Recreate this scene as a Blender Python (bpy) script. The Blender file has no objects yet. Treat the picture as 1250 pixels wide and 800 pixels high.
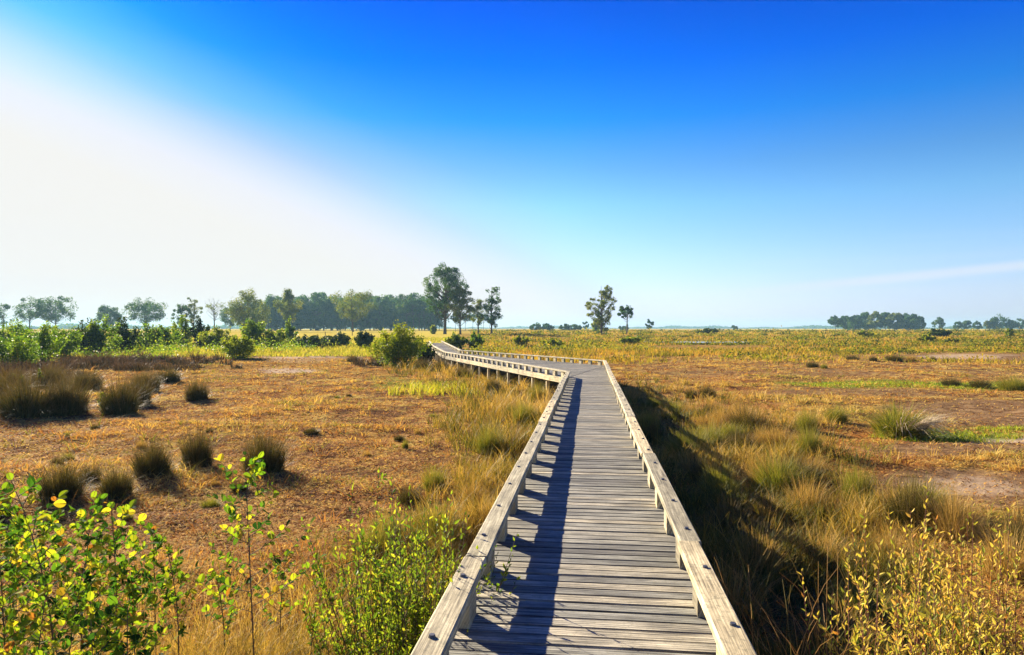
import bpy, math, random
import numpy as np
R = math.radians
rng = np.random.default_rng(7)
random.seed(7)
SC = bpy.context.scene
COL = SC.collection

# ------------------------------------------------------------------ camera, sky, sun, exposure
CAMZ, FPX, CX, HZ = 2.6, 833.0, 625.0, 401.0
cam_d = bpy.data.cameras.new("camera"); cam = bpy.data.objects.new("camera", cam_d); COL.objects.link(cam)
cam.location = (0, 0, CAMZ); cam.rotation_euler = (R(90), 0, 0)
cam_d.sensor_width = 36.0; cam_d.lens = 36.0 * FPX / 1250.0; cam_d.shift_y = (HZ - 400) / 1250.0
cam_d.clip_start = 0.05; cam_d.clip_end = 20000
SC.camera = cam

SUN_AZ, SUN_EL = -40.0, 22.0          # azimuth clockwise from the view direction (+Y)
sdir = np.array([math.sin(R(SUN_AZ)) * math.cos(R(SUN_EL)), math.cos(R(SUN_AZ)) * math.cos(R(SUN_EL)), math.sin(R(SUN_EL))])
W = bpy.data.worlds.new("World"); SC.world = W; W.use_nodes = True
nt = W.node_tree; nt.nodes.clear()
def N(nt, t, **k):
    n = nt.nodes.new(t)
    for a, b in k.items():
        if a == 'ins':
            for i, v in b.items(): n.inputs[i].default_value = v
        else: setattr(n, a, b)
    return n
def L(nt, a, b): nt.links.new(a, b)
def vmath(nt, op, a, b=None):
    n = N(nt, 'ShaderNodeVectorMath', operation=op)
    for i, v in enumerate((a, b)):
        if v is None: continue
        if isinstance(v, (tuple, list)): n.inputs[i].default_value = v
        else: L(nt, v, n.inputs[i])
    return n
def fmath(nt, op, a, b=None, clamp=False):
    n = N(nt, 'ShaderNodeMath', operation=op, use_clamp=clamp)
    for i, v in enumerate((a, b)):
        if v is None: continue
        if isinstance(v, (int, float)): n.inputs[i].default_value = v
        else: L(nt, v, n.inputs[i])
    return n.outputs[0]
def mixc(nt, fac, a, b, mode='MIX'):
    n = N(nt, 'ShaderNodeMix', data_type='RGBA', blend_type=mode)
    for i, v in ((0, fac), (6, a), (7, b)):
        if isinstance(v, (int, float)): n.inputs[i].default_value = v
        elif isinstance(v, (tuple, list)): n.inputs[i].default_value = (*v[:3], 1)
        else: L(nt, v, n.inputs[i])
    return n.outputs[2]
def ramp(nt, fac, stops, interp='LINEAR'):
    n = N(nt, 'ShaderNodeValToRGB'); n.color_ramp.interpolation = interp
    e = n.color_ramp.elements
    while len(e) < len(stops): e.new(0.5)
    for el, (p, c) in zip(e, stops):
        el.position = p; el.color = (*c, 1) if len(c) == 3 else c
    L(nt, fac, n.inputs[0]); return n.outputs[0]

sky = N(nt, 'ShaderNodeTexSky', sky_type='NISHITA', sun_disc=False)
sky.sun_elevation = R(SUN_EL); sky.sun_rotation = R(SUN_AZ)
sky.air_density = 1.0; sky.dust_density = 0.6; sky.ozone_density = 3.0
tc = N(nt, 'ShaderNodeTexCoord')
dirn = vmath(nt, 'NORMALIZE', tc.outputs['Generated']).outputs[0]
sep = N(nt, 'ShaderNodeSeparateXYZ'); L(nt, dirn, sep.inputs[0])
zc = fmath(nt, 'MAXIMUM', sep.outputs[2], 0.0)
# deep polarised blue of the clear upper sky
up = ramp(nt, zc, [(0.0, (0.66, 0.72, 1.25)), (0.05, (0.69, 0.71, 1.0)), (0.10, (0.62, 0.71, 0.90)), (0.175, (0.43, 0.67, 0.84)), (0.225, (0.27, 0.54, 0.79)), (0.29, (0.05, 0.43, 0.90)), (0.36, (0.0, 0.29, 1.0)), (0.45, (0.0, 0.17, 0.82)), (0.8, (0.0, 0.10, 0.6))])
base = mixc(nt, 1.0, sky.outputs[0], up, 'MULTIPLY')
# milky glow of the low sun in the moist air: widest under the sun, thinning along the horizon
def azel(a, e): return np.array([math.sin(R(a)) * math.cos(R(e)), math.cos(R(a)) * math.cos(R(e)), math.sin(R(e))])
gn = np.cross(azel(-37, 16.1), azel(0, 2.1)); gn /= np.linalg.norm(gn)
if gn @ azel(-37, 5) < 0: gn = -gn
ds = vmath(nt, 'DOT_PRODUCT', dirn, tuple(gn)).outputs['Value']
gf = ramp(nt, fmath(nt, 'ADD', ds, 0.5), [(0.29, (0, 0, 0)), (0.35, (0.03, 0.03, 0.03)), (0.405, (0.24, 0.24, 0.24)), (0.45, (0.62, 0.62, 0.62)), (0.50, (0.92, 0.92, 0.92)), (0.55, (1, 1, 1))])
dsn = vmath(nt, 'DOT_PRODUCT', dirn, tuple(azel(-60, 8))).outputs['Value']
gf = fmath(nt, 'MULTIPLY', gf, ramp(nt, dsn, [(0.15, (0, 0, 0)), (0.5, (1, 1, 1))], 'EASE'))
base = mixc(nt, 1.0, base, ramp(nt, dsn, [(0.45, (1, 1, 1)), (0.82, (0.95, 0.72, 0.92))]), 'MULTIPLY')
gcol = ramp(nt, gf, [(0.0, (0.55, 0.70, 1.0)), (0.45, (0.66, 0.74, 1.0)), (0.8, (0.93, 0.94, 0.97)), (1.0, (1.0, 0.995, 0.965))])
s3 = mixc(nt, gf, base, mixc(nt, 1.0, gcol, (4.07, 4.07, 4.07), 'MULTIPLY'))
# thin high cirrus streaks low in the sky
mp = N(nt, 'ShaderNodeMapping'); mp.inputs['Rotation'].default_value = (0, R(-5), 0); mp.inputs['Scale'].default_value = (1.4, 1.4, 26)
L(nt, dirn, mp.inputs[0])
cn = N(nt, 'ShaderNodeTexNoise', ins={'Scale': 1.6, 'Detail': 5.0, 'Roughness': 0.55}); L(nt, mp.outputs[0], cn.inputs['Vector'])
cm = ramp(nt, cn.outputs[0], [(0.50, (0, 0, 0)), (0.78, (1, 1, 1))])
band = ramp(nt, zc, [(0.0, (0.35, 0.35, 0.35)), (0.05, (1, 1, 1)), (0.11, (0.4, 0.4, 0.4)), (0.17, (0, 0, 0))])
cfac = fmath(nt, 'MULTIPLY', cm, band)
# one long wedge of cirrus rising to the right
wl = fmath(nt, 'SUBTRACT', sep.outputs[2], fmath(nt, 'ADD', fmath(nt, 'MULTIPLY', fmath(nt, 'SUBTRACT', sep.outputs[0], 0.32), 0.085), 0.050))
wr = ramp(nt, fmath(nt, 'DIVIDE', fmath(nt, 'ABSOLUTE', wl), 0.010), [(0.0, (1, 1, 1)), (1.0, (0, 0, 0))], 'EASE')
wx = ramp(nt, sep.outputs[0], [(0.30, (0, 0, 0)), (0.46, (1, 1, 1))])
cf2 = fmath(nt, 'MULTIPLY', fmath(nt, 'MULTIPLY', wr, wx), 0.65)
cft = fmath(nt, 'MINIMUM', fmath(nt, 'ADD', fmath(nt, 'MULTIPLY', cfac, 0.22), cf2), 0.6)
s4 = mixc(nt, cft, s3, (3.6, 3.8, 4.2))
bg = N(nt, 'ShaderNodeBackground', ins={1: 0.0645}); L(nt, s4, bg.inputs[0])
wo = N(nt, 'ShaderNodeOutputWorld'); L(nt, bg.outputs[0], wo.inputs[0])

sd = bpy.data.lights.new("sun", 'SUN'); sun = bpy.data.objects.new("sun", sd); COL.objects.link(sun)
sd.energy = 5.0; sd.angle = R(0.5); sd.color = (1.0, 0.86, 0.66)
from mathutils import Vector
sun.rotation_euler = Vector((-sdir[0], -sdir[1], -sdir[2])).to_track_quat('-Z', 'Y').to_euler()
SC.view_settings.view_transform = 'Standard'; SC.view_settings.look = 'None'
SC.view_settings.exposure = 1.80; SC.view_settings.gamma = 1.0; SC.view_settings.use_curve_mapping = False
SC.cycles.max_bounces = 6; SC.cycles.diffuse_bounces = 3; SC.cycles.transmission_bounces = 4
SC.cycles.volume_bounces = 1; SC.cycles.glossy_bounces = 2

# ------------------------------------------------------------------ helpers
def tag(o, label=None, cat=None, group=None, kind=None):
    if label: o['label'] = label
    if cat: o['category'] = cat
    if group: o['group'] = group
    if kind: o['kind'] = kind
    return o
def empty(name, loc, rz=0.0, scale=(1, 1, 1)):
    o = bpy.data.objects.new(name, None); COL.objects.link(o)
    o.location = loc; o.rotation_euler = (0, 0, rz); o.scale = scale; o.empty_display_size = 0.2
    return o
def link(name, me, parent=None):
    o = bpy.data.objects.new(name, me); COL.objects.link(o); o.parent = parent; return o
def mk(name, parts, mats, smooth=False):
    """parts: list of (V(n,3), F(m,k), matindex, {attr: per-vertex array}) -> one mesh datablock"""
    vs, lo, ps, mi, off = [], [], [], [], 0
    anames = set(a for p in parts for a in p[3])
    ad = {a: [] for a in anames}
    for V, F, m, at in parts:
        V = np.asarray(V, np.float32); F = np.asarray(F, np.int32)
        vs.append(V); lo.append((F + off).ravel()); ps.append(np.full(len(F), F.shape[1], np.int32)); mi.append(np.full(len(F), m, np.int32))
        for a in anames: ad[a].append(np.asarray(at.get(a, np.zeros(len(V))), np.float32) * np.ones(len(V), np.float32))
        off += len(V)
    V = np.concatenate(vs); lo = np.concatenate(lo); ps = np.concatenate(ps); mi = np.concatenate(mi)
    me = bpy.data.meshes.new(name)
    me.vertices.add(len(V)); me.vertices.foreach_set('co', V.ravel())
    me.loops.add(len(lo)); me.loops.foreach_set('vertex_index', lo)
    me.polygons.add(len(ps)); me.polygons.foreach_set('loop_start', (np.cumsum(ps) - ps).astype(np.int32))
    me.polygons.foreach_set('material_index', mi)
    me.polygons.foreach_set('use_smooth', np.full(len(ps), bool(smooth)))
    for a in anames:
        t = me.attributes.new(a, 'FLOAT', 'POINT'); t.data.foreach_set('value', np.concatenate(ad[a]))
    me.update(calc_edges=True); 
    for m in mats: me.materials.append(m)
    return me
def sm(a, b, x):
    t = np.clip((x - a) / (b - a), 0, 1); return t * t * (3 - 2 * t)
_w = np.random.default_rng(3)
_OCT = [(k, _w.uniform(0, 6.28, 6), _w.uniform(0, 6.28, 6)) for k in (0.05, 0.13, 0.31, 0.8, 2.1, 5.0)]
def snoise(x, y, i):
    """smooth pseudo-noise -1..1 at octave i"""
    k, an, ph = _OCT[i]; s = 0
    for a, p in zip(an, ph):
        s = s + np.sin((x * math.cos(a) + y * math.sin(a)) * k * 6.28 * (0.7 + 0.6 * ((p * 7) % 1)) / 2 + p * 3)
    return s / 3.2
def ground_z(x, y):
    d = np.sqrt(x * x + y * y)
    z = 1.2 * sm(55, 270, d)
    near = 1 - sm(60, 160, d)
    e = x - (0.114 * y + 0.78)      # shallow ditch added right of the walk to widen and deepen its shadow
    z = z - 0.20 * sm(-0.6, 0.5, e) * (1 - sm(2.0, 4.2, e)) * (1 - sm(24, 34, y)) * (y > -20)
    z = z + near * (0.07 * snoise(x, y, 2) + 0.035 * snoise(x, y, 3)) + (1 - sm(20, 40, d)) * 0.014 * snoise(x, y, 4)
    return z
def at(px, py):
    """the point of the ground that the photograph shows at that pixel"""
    dx, dz = (px - CX) / FPX, -(py - HZ) / FPX
    y = 3.0; st = 0.05
    while y < 3000:
        if CAMZ + dz * y < ground_z(np.float64(dx * y), np.float64(y)): break
        st = y * 0.004; y += st
    x = dx * y
    return np.array([x, y, float(ground_z(np.float64(x), np.float64(y)))])
def at_d(px, y):
    x = (px - CX) / FPX * y
    return np.array([x, y, float(ground_z(np.float64(x), np.float64(y)))])
def proj(x, y, z):
    return CX + x / y * FPX, HZ - (z - CAMZ) / y * FPX

# ------------------------------------------------------------------ materials
def new_mat(name):
    m = bpy.data.materials.new(name); m.use_nodes = True
    m.node_tree.nodes.clear(); return m, m.node_tree
def leaf_mat(name, cols, trans=0.45, tcol=(1.25, 1.25, 0.7), rough=0.55, noise=0.0, htip=None, spec=0.08):
    """colour picked per leaf from its own random value; thin, so light comes through it"""
    m, t = new_mat(name)
    a = N(t, 'ShaderNodeAttribute', attribute_name='rnd')
    f = a.outputs['Fac']
    if noise:
        tcx = N(t, 'ShaderNodeTexCoord'); ns = N(t, 'ShaderNodeTexNoise', ins={'Scale': noise, 'Detail': 1.0}); L(t, tcx.outputs['Object'], ns.inputs['Vector'])
        f = fmath(t, 'ADD', fmath(t, 'MULTIPLY', f, 0.6), fmath(t, 'MULTIPLY', fmath(t, 'SUBTRACT', ns.outputs[0], 0.25), 0.9), True)
    n = len(cols)
    c = ramp(t, f, [(i / (n - 1), cc) for i, cc in enumerate(cols)])
    if htip:
        h = N(t, 'ShaderNodeAttribute', attribute_name='h')
        hf = ramp(t, h.outputs['Fac'], [(htip[1], (0, 0, 0)), (htip[2], (1, 1, 1))])
        c = mixc(t, fmath(t, 'MULTIPLY', hf, htip[3]), c, htip[0])
    p = N(t, 'ShaderNodeBsdfPrincipled', ins={'Roughness': rough, 'Specular IOR Level': spec}); L(t, c, p.inputs['Base Color'])
    tr = N(t, 'ShaderNodeBsdfTranslucent'); L(t, mixc(t, 1.0, c, tcol, 'MULTIPLY'), tr.inputs[0])
    mx = N(t, 'ShaderNodeMixShader', ins={0: trans}); L(t, p.outputs[0], mx.inputs[1]); L(t, tr.outputs[0], mx.inputs[2])
    o = N(t, 'ShaderNodeOutputMaterial'); L(t, mx.outputs[0], o.inputs[0]); return m
def bark_mat(name, a, b, scale=6):
    m, t = new_mat(name)
    tcx = N(t, 'ShaderNodeTexCoord'); ns = N(t, 'ShaderNodeTexNoise', ins={'Scale': scale, 'Detail': 4.0}); L(t, tcx.outputs['Object'], ns.inputs['Vector'])
    c = ramp(t, ns.outputs[0], [(0.3, a), (0.7, b)])
    p = N(t, 'ShaderNodeBsdfPrincipled', ins={'Roughness': 0.85}); L(t, c, p.inputs['Base Color'])
    o = N(t, 'ShaderNodeOutputMaterial'); L(t, p.outputs[0], o.inputs[0]); return m

M = {}
M['bark'] = bark_mat('bark', (0.035, 0.028, 0.02), (0.09, 0.07, 0.05))
M['stem_red'] = bark_mat('red_brown_stem', (0.13, 0.04, 0.025), (0.24, 0.09, 0.05), 20)
M['stem_brown'] = bark_mat('brown_stem', (0.06, 0.04, 0.025), (0.13, 0.09, 0.05), 20)
M['alder'] = leaf_mat('alder_leaf', [(0.012, 0.04, 0.012), (0.035, 0.10, 0.018), (0.10, 0.20, 0.02), (0.24, 0.31, 0.025), (0.45, 0.38, 0.04), (0.25, 0.10, 0.03)], 0.52, (1.35, 1.35, 0.45), 0.7, spec=0.03)
M['willow_y'] = leaf_mat('yellow_willow_leaf', [(0.10, 0.16, 0.03), (0.34, 0.37, 0.05), (0.60, 0.50, 0.08), (0.72, 0.52, 0.12), (0.48, 0.22, 0.05)], 0.42, (1.2, 1.1, 0.6), 0.5)
M['willow_g'] = leaf_mat('green_willow_leaf', [(0.03, 0.07, 0.015), (0.10, 0.17, 0.02), (0.24, 0.30, 0.03), (0.42, 0.40, 0.05)], 0.5, (1.3, 1.3, 0.5), 0.5)
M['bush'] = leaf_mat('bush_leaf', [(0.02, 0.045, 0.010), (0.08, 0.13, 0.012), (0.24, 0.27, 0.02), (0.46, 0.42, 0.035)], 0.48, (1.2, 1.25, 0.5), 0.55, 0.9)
M['bush_dark'] = leaf_mat('dark_bush_leaf', [(0.012, 0.025, 0.01), (0.03, 0.055, 0.015), (0.07, 0.10, 0.02)], 0.3, (1.2, 1.25, 0.5), 0.6, 0.9)
M['birch'] = leaf_mat('birch_leaf', [(0.015, 0.045, 0.012), (0.05, 0.11, 0.018), (0.17, 0.25, 0.022), (0.42, 0.40, 0.04)], 0.5, (1.2, 1.3, 0.5), 0.5, 0.7)
M['tree'] = leaf_mat('tree_leaf', [(0.010, 0.034, 0.014), (0.026, 0.078, 0.024), (0.065, 0.13, 0.028), (0.15, 0.19, 0.025)], 0.42, (1.2, 1.25, 0.5), 0.6, 0.25)
M['tree_b'] = leaf_mat('tree_leaf_turning', [(0.025, 0.05, 0.012), (0.08, 0.12, 0.02), (0.17, 0.20, 0.028), (0.27, 0.22, 0.035)], 0.45, (1.2, 1.2, 0.5), 0.6, 0.25)
M['rush_dark'] = leaf_mat('dark_rush_blade', [(0.012, 0.016, 0.010), (0.03, 0.032, 0.016), (0.07, 0.05, 0.025), (0.12, 0.075, 0.04)], 0.2, (1.2, 1.1, 0.7), 0.6, 0, ((0.20, 0.11, 0.06), 0.5, 1.0, 0.7), spec=0.1)
M['rush'] = leaf_mat('rush_blade', [(0.02, 0.03, 0.01), (0.045, 0.055, 0.015), (0.09, 0.085, 0.02), (0.16, 0.12, 0.045)], 0.25, (1.2, 1.15, 0.6), 0.5, 0, ((0.22, 0.135, 0.06), 0.5, 1.0, 0.7), spec=0.05)
M['rush_g'] = leaf_mat('green_rush_blade', [(0.05, 0.08, 0.012), (0.12, 0.16, 0.02), (0.22, 0.22, 0.03), (0.34, 0.28, 0.06)], 0.35, (1.2, 1.2, 0.5), 0.5, 0, ((0.45, 0.32, 0.12), 0.55, 1.0, 0.6), spec=0.08)
M['rush_gold'] = leaf_mat('golden_rush_blade', [(0.12, 0.12, 0.03), (0.30, 0.21, 0.05), (0.48, 0.30, 0.09), (0.55, 0.36, 0.14)], 0.35, (1.2, 1.1, 0.6), 0.6, spec=0.1)
M['bleached'] = leaf_mat('bleached_blade', [(0.40, 0.32, 0.20), (0.60, 0.50, 0.34), (0.72, 0.62, 0.45)], 0.25, (1.1, 1.0, 0.8), 0.7, spec=0.1)
M['field'] = leaf_mat('field_grass', [(0.08, 0.035, 0.015), (0.28, 0.12, 0.04), (0.50, 0.26, 0.07), (0.60, 0.40, 0.10), (0.66, 0.50, 0.14), (0.19, 0.21, 0.025)], 0.35, (1.2, 1.05, 0.55), 0.8, spec=0.06)
M['tallgrass'] = leaf_mat('tall_grass', [(0.06, 0.07, 0.012), (0.16, 0.15, 0.025), (0.34, 0.24, 0.05), (0.50, 0.33, 0.09), (0.62, 0.46, 0.17)], 0.35, (1.2, 1.1, 0.55), 0.6, spec=0.12)
M['lime'] = leaf_mat('lime_grass', [(0.10, 0.18, 0.015), (0.24, 0.30, 0.02), (0.40, 0.40, 0.04), (0.50, 0.40, 0.08)], 0.4, (1.2, 1.2, 0.4), 0.6)
M['plain'] = leaf_mat('plain_grass', [(0.12, 0.12, 0.015), (0.26, 0.22, 0.025), (0.44, 0.30, 0.05), (0.50, 0.27, 0.06)], 0.35, (1.2, 1.15, 0.5), 0.8, spec=0.05)
M['meadow'] = leaf_mat('meadow_grass', [(0.16, 0.20, 0.025), (0.34, 0.33, 0.045), (0.52, 0.44, 0.09)], 0.4, (1.2, 1.15, 0.5), 0.8, spec=0.05)
M['scrub'] = leaf_mat('scrub_leaf', [(0.03, 0.05, 0.010), (0.09, 0.12, 0.015), (0.20, 0.21, 0.02), (0.32, 0.28, 0.03), (0.38, 0.26, 0.05)], 0.4, (1.2, 1.2, 0.45), 0.7, spec=0.08)

def ground_material():
    m, t = new_mat('fen_ground')
    tcx = N(t, 'ShaderNodeTexCoord'); ob = tcx.outputs['Object']
    def noise(s, d=4.0, r=0.55, vec=ob):
        n = N(t, 'ShaderNodeTexNoise', ins={'Scale': s, 'Detail': d, 'Roughness': r}); L(t, vec, n.inputs['Vector']); return n.outputs[0]
    def att(nm): return N(t, 'ShaderNodeAttribute', attribute_name=nm).outputs['Fac']
    fine = noise(22.0, 6, 0.7); mid = noise(2.3, 5, 0.65); big = noise(0.22, 4); vf = noise(70.0, 3, 0.7)
    c1 = ramp(t, fine, [(0.36, (0.050, 0.022, 0.012)), (0.46, (0.21, 0.095, 0.040)), (0.56, (0.40, 0.21, 0.075)), (0.68, (0.60, 0.40, 0.16))])
    c2 = ramp(t, fine, [(0.36, (0.10, 0.055, 0.015)), (0.5, (0.40, 0.27, 0.06)), (0.66, (0.64, 0.46, 0.13))])
    f = ramp(t, mid, [(0.42, (0, 0, 0)), (0.62, (1, 1, 1))])
    c = mixc(t, f, c1, c2)
    c = mixc(t, ramp(t, big, [(0.52, (0, 0, 0)), (0.66, (0.65, 0.65, 0.65))]), c, ramp(t, mid, [(0.3, (0.12, 0.14, 0.03)), (0.7, (0.34, 0.30, 0.06))]))
    straw = ramp(t, mid, [(0.3, (0.34, 0.27, 0.04)), (0.7, (0.56, 0.45, 0.09))]); c = mixc(t, ramp(t, noise(0.33, 6, 0.72), [(0.50, (0, 0, 0)), (0.60, (0.8, 0.8, 0.8))]), c, ramp(t, fine, [(0.36, (0.20, 0.13, 0.04)), (0.5, (0.50, 0.36, 0.09)), (0.66, (0.72, 0.56, 0.18))])); c = mixc(t, ramp(t, noise(0.9, 5, 0.7), [(0.47, (0, 0, 0)), (0.56, (0.88, 0.88, 0.88))]), c, ramp(t, fine, [(0.38, (0.03, 0.018, 0.012)), (0.6, (0.20, 0.10, 0.055))])); c = mixc(t, att('straw'), c, straw)
    orange = ramp(t, fine, [(0.36, (0.12, 0.045, 0.015)), (0.5, (0.40, 0.16, 0.04)), (0.66, (0.62, 0.29, 0.07))]); c = mixc(t, fmath(t, 'MULTIPLY', att('orange'), ramp(t, mid, [(0.35, (.25, .25, .25)), (0.65, (1, 1, 1))])), c, orange)
    mud = ramp(t, mid, [(0.3, (0.09, 0.05, 0.025)), (0.5, (0.20, 0.12, 0.06)), (0.7, (0.38, 0.25, 0.12))])
    mud = mixc(t, ramp(t, vf, [(0.4, (0, 0, 0)), (0.7, (0.5, 0.5, 0.5))]), mud, (0.08, 0.05, 0.03)); c = mixc(t, att('mud'), c, mud)
    sand = ramp(t, fine, [(0.3, (0.36, 0.27, 0.18)), (0.7, (0.58, 0.47, 0.34))]); c = mixc(t, att('sand'), c, sand)
    grn = ramp(t, fine, [(0.3, (0.05, 0.11, 0.015)), (0.7, (0.24, 0.32, 0.03))]); c = mixc(t, att('green'), c, grn)
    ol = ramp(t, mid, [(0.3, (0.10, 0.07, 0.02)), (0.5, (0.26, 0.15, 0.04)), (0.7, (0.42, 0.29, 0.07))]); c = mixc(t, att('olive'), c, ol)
    b = N(t, 'ShaderNodeBump', ins={'Strength': 0.9, 'Distance': 0.035})
    L(t, fmath(t, 'ADD', fmath(t, 'MULTIPLY', mid, 1.3), fmath(t, 'ADD', fine, fmath(t, 'MULTIPLY', vf, 0.4))), b.inputs['Height'])
    p = N(t, 'ShaderNodeBsdfPrincipled', ins={'Roughness': 1.0, 'Specular IOR Level': 0.0}); L(t, c, p.inputs['Base Color']); L(t, b.outputs[0], p.inputs['Normal'])
    o = N(t, 'ShaderNodeOutputMaterial'); L(t, p.outputs[0], o.inputs[0]); return m
M['ground'] = ground_material()

def wood_material(name, cols, groove=True, lichen=0.35):
    """weathered timber: grain runs along u (metres), v is across the board"""
    m, t = new_mat(name)
    def att(nm): return N(t, 'ShaderNodeAttribute', attribute_name=nm).outputs['Fac']
    u, v, r = att('u'), att('v'), att('rnd')
    cb = N(t, 'ShaderNodeCombineXYZ'); L(t, fmath(t, 'ADD', u, fmath(t, 'MULTIPLY', r, 37.0)), cb.inputs[0]); L(t, v, cb.inputs[1]); L(t, fmath(t, 'MULTIPLY', r, 11.0), cb.inputs[2])
    mp = N(t, 'ShaderNodeMapping'); mp.inputs['Scale'].default_value = (2.2, 75, 1); L(t, cb.outputs[0], mp.inputs[0])
    g = N(t, 'ShaderNodeTexNoise', ins={'Scale': 1.0, 'Detail': 5.0, 'Roughness': 0.65}); L(t, mp.outputs[0], g.inputs['Vector'])
    mp2 = N(t, 'ShaderNodeMapping'); mp2.inputs['Scale'].default_value = (3.0, 9, 1); L(t, cb.outputs[0], mp2.inputs[0])
    b = N(t, 'ShaderNodeTexNoise', ins={'Scale': 1.0, 'Detail': 5.0, 'Roughness': 0.6}); L(t, mp2.outputs[0], b.inputs['Vector'])
    c = ramp(t, fmath(t, 'ADD', fmath(t, 'MULTIPLY', g.outputs[0], 0.62), fmath(t, 'MULTIPLY', b.outputs[0], 0.38)), [(0.38, cols[0]), (0.5, cols[1]), (0.62, cols[2])])
    tint = ramp(t, r, [(0.0, (0.50, 0.50, 0.50)), (0.3, (0.80, 0.82, 0.80)), (0.7, (1.0, 0.98, 0.92)), (1.0, (1.35, 1.25, 1.05))])
    c = mixc(t, 1.0, c, tint, 'MULTIPLY')
    tcx = N(t, 'ShaderNodeTexCoord'); sp = N(t, 'ShaderNodeTexNoise', ins={'Scale': 26.0, 'Detail': 4.0, 'Roughness': 0.7}); L(t, tcx.outputs['Object'], sp.inputs['Vector'])
    c = mixc(t, fmath(t, 'MULTIPLY', ramp(t, sp.outputs[0], [(0.52, (0, 0, 0)), (0.66, (1, 1, 1))]), lichen), c, (0.11, 0.105, 0.06))
    hsum = fmath(t, 'MULTIPLY', g.outputs[0], 1.0)
    if groove:
        w = fmath(t, 'ABSOLUTE', fmath(t, 'SINE', fmath(t, 'MULTIPLY', v, math.pi / 0.0235)))
        w = ramp(t, w, [(0.0, (0, 0, 0)), (0.45, (1, 1, 1))])
        hsum = fmath(t, 'ADD', hsum, fmath(t, 'MULTIPLY', w, 1.4))
        c = mixc(t, fmath(t, 'MULTIPLY', fmath(t, 'SUBTRACT', 1.0, w), 0.65), c, (0.05, 0.042, 0.034))
    bp = N(t, 'ShaderNodeBump', ins={'Strength': 0.8, 'Distance': 0.004}); L(t, hsum, bp.inputs['Height'])
    p = N(t, 'ShaderNodeBsdfPrincipled', ins={'Roughness': 0.75, 'Specular IOR Level': 0.35}); L(t, c, p.inputs['Base Color']); L(t, bp.outputs[0], p.inputs['Normal'])
    o = N(t, 'ShaderNodeOutputMaterial'); L(t, p.outputs[0], o.inputs[0]); return m
M['deck'] = wood_material('weathered_deck_boards', [(0.060, 0.058, 0.050), (0.235, 0.225, 0.185), (0.48, 0.46, 0.375)])
M['rail'] = wood_material('weathered_rail_timber', [(0.12, 0.10, 0.06), (0.36, 0.315, 0.20), (0.62, 0.55, 0.37)], False, 0.55)
m, t = new_mat('bolt_steel'); p = N(t, 'ShaderNodeBsdfPrincipled', ins={'Base Color': (0.08, 0.08, 0.09, 1), 'Metallic': 0.6, 'Roughness': 0.5})
o = N(t, 'ShaderNodeOutputMaterial'); L(t, p.outputs[0], o.inputs[0]); M['bolt'] = m
m, t = new_mat('shallow_water'); p = N(t, 'ShaderNodeBsdfPrincipled', ins={'Base Color': (0.16, 0.13, 0.09, 1), 'Roughness': 0.12})
o = N(t, 'ShaderNodeOutputMaterial'); L(t, p.outputs[0], o.inputs[0]); M['water'] = m

# ------------------------------------------------------------------ boardwalk lines (plan)
TH = math.atan(0.114); d1 = np.array([math.sin(TH), math.cos(TH)])
Lw = [np.array(p) for p in ((0.114 * -2.0 - 0.82, -2.0), (1.90, 24.0), (-4.4, 44.0), (-7.0, 60.0), (-10.0, 82.0))]
Rw = [np.array(p) for p in ((0.114 * -2.0 + 0.78, -2.0), (4.43, 32.05), (-3.5, 47.5), (-5.3, 60.4), (-8.4, 82.2))]
DECK, RAILTOP = 0.85, 1.10
def dist_walk(x, y):
    """signed-ish: 0 inside, metres outside the walk; side -1 left, +1 right"""
    yl = np.interp(y, [p[1] for p in Lw], [p[0] for p in Lw]); yr = np.interp(y, [p[1] for p in Rw], [p[0] for p in Rw])
    dl = (yl - x) * 0.97; dr = (x - yr) * 0.97
    return np.where(dl > 0, dl, np.where(dr > 0, dr, 0.0)), np.where(dl > 0, -1, np.where(dr > 0, 1, 0))

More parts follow.
